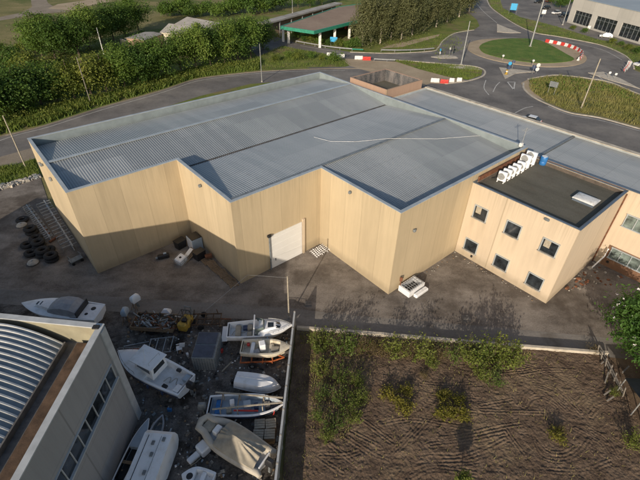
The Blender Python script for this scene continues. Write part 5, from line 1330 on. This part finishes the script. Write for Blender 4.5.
gb.build('grate', M['steel'], t); MB().box((.2, -1.15, .25), (2.0, .5, .4), bev=.12).build('front_step', M['gel'], t)
p = UW(28.6, 19.7); t = thing('standpipe', 'small rusty standpipe at the foot of the front warehouse corner', 'pipe', p, 0)
MB().tube((0, 0, 0), (0, 0, 1.5), .05).build('pipe', M['rust'], t); MB().box((0, 0, 1.6), (.3, .2, .5), bev=.04).build('valve_box', M['rust'], t)
p = UW(48.6, 8.0); t = thing('white_drainpipe', 'white pipe leaning in the recess between the office block and rear wing', 'pipe', p, 0)
MB().path([Vector((0, 0, 0)), Vector((1.1, .35, 1.6)), Vector((1.25, .5, 2.6))], .08, 8).build('pipe', M['gel'], t, True); MB().box((-.1, 0, .1), (.4, .4, .2)).build('foot', M['concrete'], t)
p = at(466, 318); tag(MB().box((0, 0, .05), (.8, .6, .08), .1).build('drain_cover', M['gutter'], loc=(p.x, p.y, .02)), 'dark square drain cover on the yard before the office block', 'drain cover')
p = at(308, 304); tag(MB().box((0, 0, .05), (.7, .6, .08), .1).build('drain_cover', M['gutter'], loc=(p.x, p.y, .02)), 'dark square drain cover near the timber pole', 'drain cover')
#@@VEG
# ------------------------------------------------------------------ trees
big_cr = [crown_mesh('crown', M[mt], 20 + i, 4.5, 5.2, 5.5, 105, 78, .4, 0, 9) for i, mt in enumerate(('leaf_mid', 'leaf_dark', 'leaf_mid', 'leaf_dark', 'leaf_mid'))]
yel_cr = [crown_mesh('crown', M['leaf_yellow'], 40 + i, 3.6, 3.6, 4.2, 55, 55, .42, 0, 6) for i in range(2)]
dark_cr = [crown_mesh('crown', M['leaf_dark'], 50 + i, 4.8, 3.7, 4.0, 95, 75, .4, 0, 9) for i in range(3)]
euc_cr = [crown_mesh('crown', M['leaf_euc'], 60 + i, 4.2, 7.4, 6.7, 160, 52, .55, .9, 12, .38, .15) for i in range(4)]
bush_cr = [crown_mesh('crown', M[mt], 70 + i, 2.2, 1.5, 1.4, 40, 40, .32, 0, 6) for i, mt in enumerate(('leaf_mid', 'leaf_dark', 'leaf_yellow'))]
trunks = [trunk_mesh('trunk', M['bark'], 1 + i, 10, .2, 3.2) for i in range(3)]
euc_tr = [trunk_mesh('trunk', M['palebark'], 9 + i, 15, .26, 2.4, 7, .3) for i in range(3)]
def row(name, cat, group, fmt, pts, crowns, trs, sc0, jit=.15, z=0.0, seed=1):
    r6 = random.Random(seed)
    for i, (x, y) in enumerate(pts):
        s = sc0 * r6.uniform(1 - jit, 1 + jit)
        tree(name, fmt % ORD[i], cat, at(x, y), r6.choice(trs) if trs else None, crowns[i % len(crowns)], (s * r6.uniform(.9, 1.15), s * r6.uniform(.9, 1.15), s), r6.uniform(0, 6.28), group)
row('tree', 'tree', 'dark trees at the left above the bend road', 'dark tree above the bend road at the far left, %s from the frame edge', [(-14, 126), (6, 116), (24, 111), (42, 105), (57, 101)], dark_cr, trunks, 1.0, .1, seed=2)
row('tree', 'tree', 'yellowish trees above the bend road', 'yellowish tree above the bend road, %s of its clump from the left', [(76, 101), (92, 97), (108, 94)], yel_cr, trunks, 1.12, .12, seed=3)
row('tree', 'tree', 'front bank of green trees', 'leafy green tree in the front bank along the bend road, %s from the left', [(126, 90), (140, 86), (153, 82), (168, 78), (182, 74), (197, 71), (211, 68), (225, 65), (238, 62), (251, 58)], big_cr, trunks, .98, .1, seed=4)
row('tree', 'tree', 'second line of green trees', 'green tree standing close behind the front bank, %s from the left', [(200, 60), (224, 55), (246, 51), (263, 50)], big_cr[::-1], trunks, .8, .1, seed=5)
row('tree', 'tree', 'rear bank of tall trees', 'tall green tree in the rear bank before the dry field, %s from the left', [(44, 60), (56, 60), (66, 53), (80, 57), (90, 50), (103, 46), (114, 41), (126, 38), (139, 32)], big_cr, trunks, 1.0, .14, seed=6)
row('shrub', 'shrub', 'shrubs at the edge of the dry field', 'rounded shrub along the near edge of the dry field, %s from the left', [(2, 55), (14, 60), (24, 52), (34, 52), (12, 70), (30, 72), (48, 75), (0, 76)], bush_cr, None, 1.25, .3, seed=7)
row('shrub', 'shrub', 'hedge along the top fields', 'dark hedge shrub below the brown top fields, %s from the left', [(166, 17), (174, 16), (183, 15), (191, 18), (200, 17), (209, 16), (219, 17), (228, 15), (237, 14), (247, 14), (256, 12), (265, 13), (272, 10), (281, 9)], bush_cr[:2], None, 2.0, .25, seed=8)
row('tree', 'tree', 'trees behind the long canopy', 'green tree behind the long narrow canopy, %s from the left', [(298, 8), (310, 7), (322, 5), (334, 2)], big_cr, trunks, .75, .15, seed=9)
row('eucalyptus_tree', 'tree', 'eucalyptus row right of the petrol station', 'tall brownish green eucalyptus right of the petrol station, %s from the left', [(362, 46), (371, 42), (380, 44), (391, 40), (401, 40), (412, 35), (424, 31), (436, 27), (447, 22), (459, 17), (469, 12)], euc_cr, euc_tr, 1.0, .12, seed=10)
row('eucalyptus_tree', 'tree', 'eucalyptus row behind', 'brownish green eucalyptus standing behind the front eucalyptus row, %s from the left', [(375, 33), (392, 29), (410, 25), (428, 19), (446, 12)], euc_cr[::-1], euc_tr, 1.0, .12, seed=11)
row('shrub', 'shrub', 'shrubs before the petrol station', 'green shrub along the road before the petrol station, %s from the left', [(296, 38), (304, 41), (312, 43), (320, 44), (328, 45.5), (340, 47), (347, 48), (354, 48)], bush_cr, None, .85, .25, seed=12)
row('shrub', 'shrub', 'bright shrubs on the grass behind the warehouse', 'bright green shrub on the grass between the two roads, %s from the left', [(276, 62), (288, 58), (298, 60), (311, 59), (322, 61), (334, 62)], [bush_cr[2], bush_cr[0]], None, .7, .3, seed=13)
row('shrub', 'shrub', 'shrubs along the outer verge', 'brownish shrub along the verge before the commercial building, %s from the left', [(573, 30), (584, 33), (612, 44), (620, 46), (628, 50), (636, 54)], [bush_cr[2], bush_cr[1]], None, .7, .3, seed=14)
row('shrub', 'shrub', 'shrubs by the pole', 'low shrub under the white pole left of the huts, %s from the left', [(118, 62), (132, 60), (142, 52)], [bush_cr[1]], None, .9, .2, seed=15)
row('tree', 'tree', 'trees beside the commercial building', 'dark tree in the parking lot left of the commercial building, %s from the left', [(551, 4), (560, 8), (568, 4)], dark_cr, trunks, .6, .15, seed=16)

# ------------------------------------------------------------------ shrubs in the field: many upright shoots with leaves
def shoot_shrub(name, mat, seed, n, h, spread, nleaf, size, stem=True):
    rs = np.random.RandomState(seed); P, O = [], []; mb = MB()
    for k in range(n):
        a = rs.uniform(0, 6.28); r = spread * rs.uniform(0, 1) ** .6; b = np.array([math.cos(a) * r * .45, math.sin(a) * r * .45, .1])
        tip = np.array([math.cos(a) * r * 1.05, math.sin(a) * r * 1.05, h * rs.uniform(.5, 1.05) * (1 - .3 * r / spread)])
        if stem and k % 2 == 0: mb.tube(b, tip, .018, .006, 4, False)
        t = rs.uniform(.12, 1, nleaf)[:, None]; p = b + (tip - b) * t + rs.normal(size=(nleaf, 3)) * .11
        P.append(p); O.append(np.tile(np.array([math.cos(a) * .4, math.sin(a) * .4, .4]), (nleaf, 1)))
    P = np.concatenate(P); V, F = leaf_quads(P, size, rs, np.concatenate(O), .55)
    so_ = mb.build('stems', M['bark']); sm = so_.data; bpy.data.objects.remove(so_)
    return mesh_np(name, V, F, mat), sm
SH = {'g': [shoot_shrub('foliage', M['leaf_shrub'], 81 + i, 42, 2.6, 1.25, 20, .165) for i in range(3)],
      'd': [shoot_shrub('foliage', M['leaf_shrub_d'], 91 + i, 34, 2.4, 1.25, 15, .16) for i in range(2)],
      'y': [shoot_shrub('foliage', M['leaf_shrub_y'], 101 + i, 26, 1.1, .8, 24, .14) for i in range(2)],
      'b': [shoot_shrub('foliage', M['leaf_dry'], 111 + i, 40, 1.7, 1.0, 12, .13) for i in range(2)]}
cnt = {}
KIND = {'g': ('light green leafy shrub', 'light green shrubs in the field'), 'd': ('darker green bushy shrub', 'darker green shrubs in the field'), 'y': ('low yellow green sapling', 'yellow saplings in the field'), 'b': ('brown half dry shrub', 'dry shrubs in the field')}
def shrub(k, x, y, s, where):
    m_, st_ = SH[k][cnt.get(k, 0) % len(SH[k])]; i = cnt.get(k, 0); cnt[k] = i + 1
    c = cnt.get(where, 0); cnt[where] = c + 1
    t = thing('shrub', '%s %s' % (KIND[k][0], where), 'shrub', at(x, y) + Vector((0, 0, .12)), rnd.uniform(0, 6.28), KIND[k][1]); t.scale = (s * 1.1, s * 1.1, s)
    inst('stems', st_, t); inst('foliage', m_, t)
A_ = ['', 'leftmost', 'second from left', 'third from left', 'fourth from left', 'fifth from left', 'sixth from left', 'seventh from left', 'eighth from left', 'ninth from left']
for i, (k, x, s) in enumerate((('g', 322, .8), ('d', 338, .95), ('d', 350, .95), ('b', 366, .75), ('b', 381, .8), ('g', 395, .8), ('b', 408, .75), ('g', 420, .85), ('b', 434, .8), ('d', 449, .8), ('g', 470, .95), ('d', 482, 1.1), ('g', 496, 1.1), ('g', 510, .9))):
    shrub(k, x, 336 + (x - 300) * .082 + 11, s * 1.28, 'along the low wall, %s from the left' % ORD[i])
for i, (k, x, y, s) in enumerate((('g', 322, 374, .9), ('d', 340, 378, .9), ('g', 356, 384, .75), ('d', 322, 398, .9), ('d', 342, 404, 1.05), ('g', 358, 402, .85), ('d', 318, 420, .8), ('d', 335, 430, .95), ('g', 352, 422, .8), ('g', 326, 440, .6))):
    shrub(k, x, y, s * .88, 'in the clump left of the field, %s from its top' % ORD[i])
for k, x, y, s, w_ in (('g', 482, 378, .85, 'just below the wall row at the right end'), ('d', 494, 386, .8, 'lowest below the right end of the wall row'), ('g', 432, 367, .6, 'below the middle of the wall row'), ('b', 424, 378, .5, 'in the middle of the furrows below the wall row'),
        ('y', 389, 398, 1.0, 'left one of the trio below the middle furrows'), ('y', 403, 410, 1.1, 'lowest of the trio below the middle furrows'), ('y', 405, 393, .8, 'upper right of the trio below the middle furrows'),
        ('y', 442, 398, .8, 'upper left of the four by the field centre'), ('y', 458, 402, .8, 'upper right of the four by the field centre'), ('y', 444, 416, 1.1, 'lower left of the four by the field centre'), ('y', 458, 417, 1.1, 'lower right of the four by the field centre'), ('y', 555, 438, .85, 'inside the curved tractor tracks'), ('b', 560, 432, .45, 'inside the curved tractor tracks'), ('d', 318, 352, .6, 'between the field edge and the wall row'),
        ('b', 592, 352, .6, 'at the right end of the low wall'), ('g', 630, 446, .7, 'at the foot of the dark shelter'), ('g', 612, 396, .4, 'between shelter and broken fence')):
    shrub(k, x, y, s, w_)
t = thing('sapling', 'slender young tree at the lower frame edge casting a long shadow over the furrows', 'sapling', at(459, 491) + Vector((0, 0, .12)))
sm_, st_ = shoot_shrub('foliage', M['leaf_shrub'], 131, 44, 1.1, .62, 34, .16)
for n_, me_ in (('stems', st_), ('foliage', sm_)): inst(n_, me_, t).location = (0, 0, 1.0)
MB().tube((0, 0, 0), (.02, 0, 1.5), .035, .02).build('trunk', M['bark'], t)
# flowering tree at the right edge
oc = crown_mesh('crown', M['leaf_ole'], 120, 2.5, 2.0, 2.4, 190, 70, .24, 0, 9, .38, .12)
ot = trunk_mesh('trunk', M['bark'], 33, 3.5, .13, 1.8, 7, .15)
rs = np.random.RandomState(121); src = np.array([v.co[:] for v in oc.vertices])[rs.choice(len(oc.vertices), 130)]; dv = src - np.array([0, 0, 2.4]); src = np.array([0, 0, 2.4]) + dv * 1.07
src = src[src[:, 2] > 2.2]
V, F = leaf_quads(np.repeat(src, 4, 0) + rs.normal(size=(len(src) * 4, 3)) * .05, .12, rs, None, .9)
tree('oleander', 'large dark green oleander with white flowers at the right end of the lane', 'tree', at(629, 351), ot, oc, (1.3, 1.3, 1.3), .5, None, [('flowers', mesh_np('flowers', V, F, M['petal']))])
for ch in bpy.data.objects:
    if ch.name.startswith('flowers'): ch['kind'] = 'stuff'
t = tree('oleander', 'second smaller dark green oleander at the right frame edge below the large one', 'tree', at(652, 372), ot, oc, (.8, .8, .8), 2.5)

# grass, scrub and weeds
W = lambda pts: [(p.x, p.y) for p in px(pts)]
grass_stuff('meadow_grass', [(W([(530, 80.5), (545, 77.5), (560, 76.5), (590, 80), (612, 85), (640, 96.5), (690, 112), (690, 140), (640, 126.5), (600, 116), (570, 111), (549, 102.5), (536, 95), (528, 88)]), 15000)], .75, .07, M['blade_dry'], 31)
grass_stuff('verge_grass', [(wv_, 5000) for wv_ in ([(p.x, p.y) for p in wverge], [(p.x, p.y) for p in tri])] + [(W([(440, 62), (470, 45), (455, 36), (400, 30), (360, 47), (432, 50.5)]), 3000), ([(p.x, p.y) for p in outer], 6000), (W([(-20, 172), (35, 160), (40, 175), (0, 186), (-20, 192)]), 5000)], .5, .06, M['blade'], 32)
grass_stuff('roadside_scrub', [(W([(-40, 148), (0, 135), (12, 132), (47, 123), (100, 106), (160, 89.5), (195, 78), (230, 73), (258, 70), (262, 60), (230, 64), (190, 70), (150, 80), (100, 97), (50, 107), (0, 122), (-40, 135)]), 16000), (W([(0, 100), (60, 80), (110, 70), (150, 60), (150, 80), (60, 98), (0, 118)]), 4000)], .95, .16, M['blade'], 33)
grass_stuff('lawn_grass', [([(p.x, p.y) for p in lawn], 4500)], .3, .06, M['leaf_mid'], 34)
fieldpoly = [(p.x, p.y) for p in px([(300, 336), (450, 348), (600, 361), (612, 400)])] + [(24, 8), (-1.5, 8)]
o = grass_stuff('field_weeds', [(fieldpoly, 2600), (W([(300, 333), (530, 352), (530, 362), (300, 345)]), 2600), (W([(310, 345), (370, 350), (372, 400), (345, 440), (312, 440)]), 2600), ([(-2.1, 27), (-.2, 27), (-.2, 9), (-2.4, 9)], 900)], .28, .025, M['blade_dry'], 35); o.location.z = .16
rs = np.random.RandomState(36)
for nm, polys, h in (('scrub_leaves', [(W([(-40, 146), (0, 133), (12, 130), (47, 122), (100, 105), (160, 88.5), (195, 77.5), (230, 72), (258, 69.5), (262, 62), (230, 66), (190, 72), (150, 82), (100, 98), (50, 109), (0, 123), (-40, 135)]), 9000, 'leaf_shrub'), (W([(0, 60), (30, 48), (110, 48), (110, 75), (0, 112)]), 7000, 'leaf_shrub')], 1.4), ('meadow_leaves', [(W([(530, 81), (560, 77.5), (600, 83), (640, 98), (640, 105), (600, 92), (560, 92), (535, 90)]), 1800, 'leaf_mid')], .8)):
    for poly, n_, mt in polys:
        P = scatter(poly, n_, rs); hz = h * (.35 + .65 * np.abs(np.sin(P[:, 0] * .5 + np.sin(P[:, 1] * .7)))) * rs.uniform(.05, 1, n_)
        V, F = leaf_quads(np.concatenate([P, hz[:, None]], 1), .34, rs, None, .6)
        o = bpy.data.objects.new(nm, mesh_np(nm, V, F, M[mt])); col.objects.link(o); tag(o, kind='stuff')

# ------------------------------------------------------------------ vehicles, signs, barriers
def car(label, loc, rz, paint, L=4.1, Wd=1.72, H=1.45):
    t = thing('parked_car', label, 'car', loc, rz)
    prof = [(-.5, .28), (-.5, .62), (-.47, .78), (-.2, .86), (.3, .92), (.47, .85), (.5, .6), (.5, .28)]
    rings = [[Vector((x * L, sg * Wd / 2 * k, z)) for x, z in prof] for sg, k in ((-1, .93), (-1, 1), (1, 1), (1, .93))]
    MB().loft(rings).build('body', M[paint], t, True)
    A = [(-.24, .88), (-.08, H), (.26, H), (.46, .9)]
    MB().loft([[Vector((x * L, sg * Wd / 2 * (.94 if z < 1 else .78), z)) for x, z in A] for sg in (-1, 1)]).build('glasshouse', M['glass'], t)
    MB().box((.09 * L, 0, H + .015), (.35 * L, Wd * .78, .05), bev=.02).build('roof', M[paint], t)
    for x, y in ((-.31, -1), (.31, -1), (-.31, 1), (.31, 1)):
        w_ = MB().lathe([(0, -.1), (.2, -.1), (.3, -.08), (.31, 0), (.3, .08), (.2, .1), (0, .1)], (x * L, y * Wd * .45, .31), 16, Matrix.Rotation(R_(90), 4, 'X')).build('wheel', M['black'], t, True)
        MB().lathe([(0, -.11), (.19, -.11), (.19, .11), (0, .11)], (x * L, y * Wd * .455, .31), 12, Matrix.Rotation(R_(90), 4, 'X')).build('rim', M['steel'], w_)
    for y in (-1, 1): MB().box((-.495 * L, y * Wd * .36, .66), (.06, .32, .14), bev=.02).build('headlight', M['lamp'], t); MB().box((.497 * L, y * Wd * .38, .72), (.05, .2, .2), bev=.02).build('tail_light', M['red'], t)
    return t
car('white car parked in front of the pale commercial building', at(605.5, 37.5), R_(-25), 'car_white')
car('dark blue car driving on the road past the eucalyptus trees', at(468.5, 9), R_(80), 'car_blue')
car('white car half hidden behind the rear wing parapet on the near road', at(529, 123), TH - R_(90) + R_(10), 'car_white')
car('white car at the right frame edge on the outer verge', at(641, 66), R_(10), 'car_white')
for i, (x, y, pt, rz) in enumerate(((546, 9, 'car_dark', .5), (556, 14, 'car_white', .5), (549, 2, 'car_red', .4), (538, 3, 'car_dark', .3), (563, 17, 'car_dark', .6))):
    car(['dark car in the parking lot, front one left of the white car', 'white car in the parking lot left of the commercial building', 'red car at the back of the parking lot', 'dark car farthest left at the back of the parking lot', 'dark car in the parking lot nearest the commercial building'][i], at(x, y), rz, pt)

def sign(label, loc, rz, shape, mat, h=2.4, back='greymetal', size=.6, posts=1, second=None):
    t = thing('road_sign', label, 'road sign', loc, rz)
    for k in range(posts):
        y = 0 if posts == 1 else (k - .5) * size * 1.2; MB().tube((0, y, 0), (0, y, h), .045, n=8).build('post', M['steel'], t)
    Rm = Matrix.Rotation(R_(90), 4, 'Y')
    def panel(z, m_, shp, sz, nm):
        if shp == 'disc': return MB().lathe([(0, .04), (sz / 2, .04), (sz / 2, .02), (0, .02)], (0, 0, z), 20, Rm).build(nm, M[m_], t)
        return MB().box((.055, 0, z), (.04, sz * (1.0 if shp == 'square' else 1.6), sz), bev=.01).build(nm, M[m_], t)
    p = panel(h - size / 2, mat, shape, size, 'panel'); 
    if second: panel(h - size * 1.5 - .08, second, shape, size, 'panel')
    if shape == 'board': MB().box((.02, 0, h - size / 2), (.025, size * 1.5, size * .9)).build('back_plate', M[back], t)
    return t
S90 = R_(-90)
sign('blue and white keep right sign at the tip of the left splitter kerb', at(439.8, 55.3), R_(200), 'disc', 'bluesign', 1.9, size=.75, second='white')
sign('white post sign on the left traffic island beside the dark round sign', at(449.3, 54.7), R_(200), 'square', 'white', 2.0, size=.6)
sign('dark backed pair of round signs on the left traffic island', at(452, 55.5), R_(30), 'disc', 'blackp', 2.9, size=.95, second='blackp')
sign('blue round sign on the near traffic island, left post of the pair', at(508, 71.5), R_(-100), 'disc', 'bluesign', 2.5, size=.9, second='navy')
sign('dark blue round sign on the near traffic island, right post of the pair', at(511.3, 70.5), R_(60), 'disc', 'navy', 2.7, size=.8)
t = thing('bollard', 'yellow plastic bollard at the foot of the near island signs', 'bollard', at(506, 74.5)); MB().lathe([(0, 0), (.5, 0), (.5, .15), (.3, .25), (.28, 1.2), (.0, 1.3)], n=14).build('body', M['yellow'], t, True); MB().lathe([(.3, .7), (.31, .7), (.31, .95), (.3, .95)], n=14).build('band', M['white'], t)
sign('white sign with blue panel at the near edge of the ring road', at(536, 73.5), R_(-95), 'disc', 'white', 2.6, size=.95, second='white')
sign('dark square sign left of the white sign at the near ring edge', at(532, 74), R_(60), 'square', 'navy', 2.2, size=.9)
sign('grey backed direction board on two posts in the meadow', at(550.5, 94), R_(45), 'board', 'greymetal', 2.8, size=1.2, posts=2)
sign('large bright blue direction sign on the verge before the parking lot', at(512, 14.5), R_(-110), 'square', 'bluesign', 4.2, size=2.5, posts=2)
sign('blue board on the road verge before the petrol station', at(333.5, 46), R_(-100), 'board', 'bluesign', 2.6, size=1.4, posts=2)
sign('small white sign post on the hatched right island, left one', at(608, 78), R_(-120), 'square', 'white', 1.6, size=.5)
sign('small white sign post on the hatched right island, right one', at(614, 79.5), R_(-120), 'square', 'white', 1.6, size=.5)
sign('white sign post beside the road in front of the first shop window', at(587, 33), R_(-110), 'square', 'white', 2.4, size=1.0)
sign('white totem sign at the corner of the parking lot', at(542, 19), R_(-110), 'square', 'white', 3.4, size=1.5)
for k, (x, y) in enumerate(((502.3, 60.0), (532.3, 65.0))):
    t = thing('lawn_light', ['pale round headed marker light on the island lawn, left one', 'pale round headed marker light on the island lawn, right one'][k], 'marker light', at(x, y, .2), 0, 'marker lights on the lawn')
    MB().tube((0, 0, 0), (0, 0, 1.1), .09).build('post', M['palewood'], t); MB().lathe([(0, .85), (.28, .95), (.34, 1.15), (.28, 1.38), (0, 1.48)], n=14).build('globe', M['white'], t, True)
bar0 = {}
def barrier(label, loc, rz, mat, grp):
    if mat not in bar0:
        t = bar0[mat] = thing('plastic_barrier', label, 'barrier', loc, rz, grp)
        MB().loft([[Vector((x, y, z)) for x, y in ((-.62 * k, -w_), (.62 * k, -w_), (.62 * k, w_), (-.62 * k, w_))] for z, w_, k in ((0, .3, 1), (.2, .28, 1), (.35, .14, .97), (.85, .1, .95), (.92, .08, .9))]).build('body', M[mat], t)
        MB().box((0, 0, .95), (.25, .1, .06), bev=.02).build('filler_cap', M['blackp'], t); return t
    return dup(bar0[mat], loc, rz, label, grp)
ctrl = smooth_line([at(545, 42.3), at(555, 44.3), at(565, 46.5), at(574, 49.5), at(579.5, 52.5), at(582, 55.5), at(580.5, 58.5), at(577.5, 61)], 8)
cum = [0]
for a, b in zip(ctrl, ctrl[1:]): cum.append(cum[-1] + (b - a).length)
nB = 20
for k in range(nB):
    s_ = cum[-1] * (k + .5) / nB; i = max(j for j in range(len(cum)) if cum[j] <= s_); i = min(i, len(ctrl) - 2)
    p = ctrl[i].lerp(ctrl[i + 1], (s_ - cum[i]) / (cum[i + 1] - cum[i])); d = ctrl[i + 1] - ctrl[i]
    barrier('%s plastic barrier on the roundabout island edge, %s block from the top' % (('red', 'white')[k % 2], ORD[k]), (p.x, p.y, .12), math.atan2(d.y, d.x), ('red', 'white')[k % 2], 'red and white barriers on the roundabout')
for k, (x, y, mt) in enumerate(((330.5, 56, 'white'), (340.5, 57.5, 'white'), (358.5, 59.3, 'white'), (366.5, 60.2, 'red'))):
    for q in range(2): barrier('%s barrier on the gravel path edge behind the warehouse, %s along' % (mt, ORD[k * 2 + q]), at(x, y) + Vector((-.5 + q * 1.05, .0, .03)), R_(5), mt, 'barriers along the gravel path')
for k, (x, y, mt) in enumerate(((433, 82), (436.5, 82.3), (443.5, 83.3), (451.5, 82), (459, 81.8)) and ((433, 82, 'white'), (436.5, 82.3, 'white'), (442.5, 83.2, 'red'), (451.5, 82, 'white'), (459, 81.6, 'white'))):
    barrier('%s barrier at the path end beside the pink tower, %s from the left' % (mt, ORD[k]), at(x, y) + Vector((0, 0, .03)), R_(-8), mt, 'barriers beside the pink tower')
barrier('second red barrier touching the first beside the pink tower', at(445.5, 83.5) + Vector((0, 0, .03)), R_(-8), 'red', 'barriers beside the pink tower')
def guardrail(label, pts, mat='steel', zo=0.0):
    P = [Vector((p.x, p.y, 0)) for p in px(smooth_line([(a, b) for a, b in pts], 4))] if len(pts) > 2 else [Vector((p.x, p.y, 0)) for p in px(pts)]
    b = P[0].copy(); P = [p - b for p in P]; t = thing('guardrail', label, 'guardrail', b)
    MB().loft([[p + Vector((0, 0, z)) + Vector((0, dy, 0)) for z, dy in ((.42, 0), (.5, -.09), (.58, 0), (.66, -.09), (.78, 0), (.78, .03), (.42, .03))] for p in P]).build('rail', M[mat], t)
    cum = 0; last = -9
    for a, c in zip(P, P[1:]):
        cum += (c - a).length
        if cum - last > 3.5: last = cum; MB().box((a.x, a.y + .08, .36), (.1, .1, .76)).build('post', M['steel'], t)
guardrail('steel guardrail below the eucalyptus trees', [(381, 52), (400, 52.3), (420, 51.5), (434, 50.3)])
guardrail('long pale guardrail along the road before the petrol station', [(296, 43), (315, 46.5), (335, 49.5), (352, 51)])
guardrail('green end of guardrail by the foot of the eucalyptus row', [(352, 51.2), (363, 51.8)], 'green')
guardrail('short steel guardrail on the gravel path edge', [(374, 61.2), (384, 61.8), (395, 62.2)])
ch0 = None
for k, (x, y) in enumerate(((628.5, 65.5), (627.3, 68), (625.5, 70.3), (623.5, 72.3))):
    lab = 'red and white chevron panel on the outer curve at right, %s from the top' % ORD[k]
    if ch0 is None:
        ch0 = t = thing('chevron_panel', lab, 'chevron panel', at(x, y), R_(200), 'chevron panels on the outer curve')
        MB().box((0, 0, .75), (.06, 1.3, .9)).build('panel', M['white'], t)
        cb = MB()
        for s_ in (-1, 1): cb.beam((.035, -.2, .75), (.035, .2, .75 + s_ * .42), .03, .28, (1, 0, 0)) 
        cb.build('chevron', M['red'], t)
        for y_ in (-.5, .5): MB().tube((-.05, y_, 0), (-.05, y_, 1.1), .04).build('post', M['steel'], t)
    else: dup(ch0, at(x, y), R_(200 - k * 8), lab)
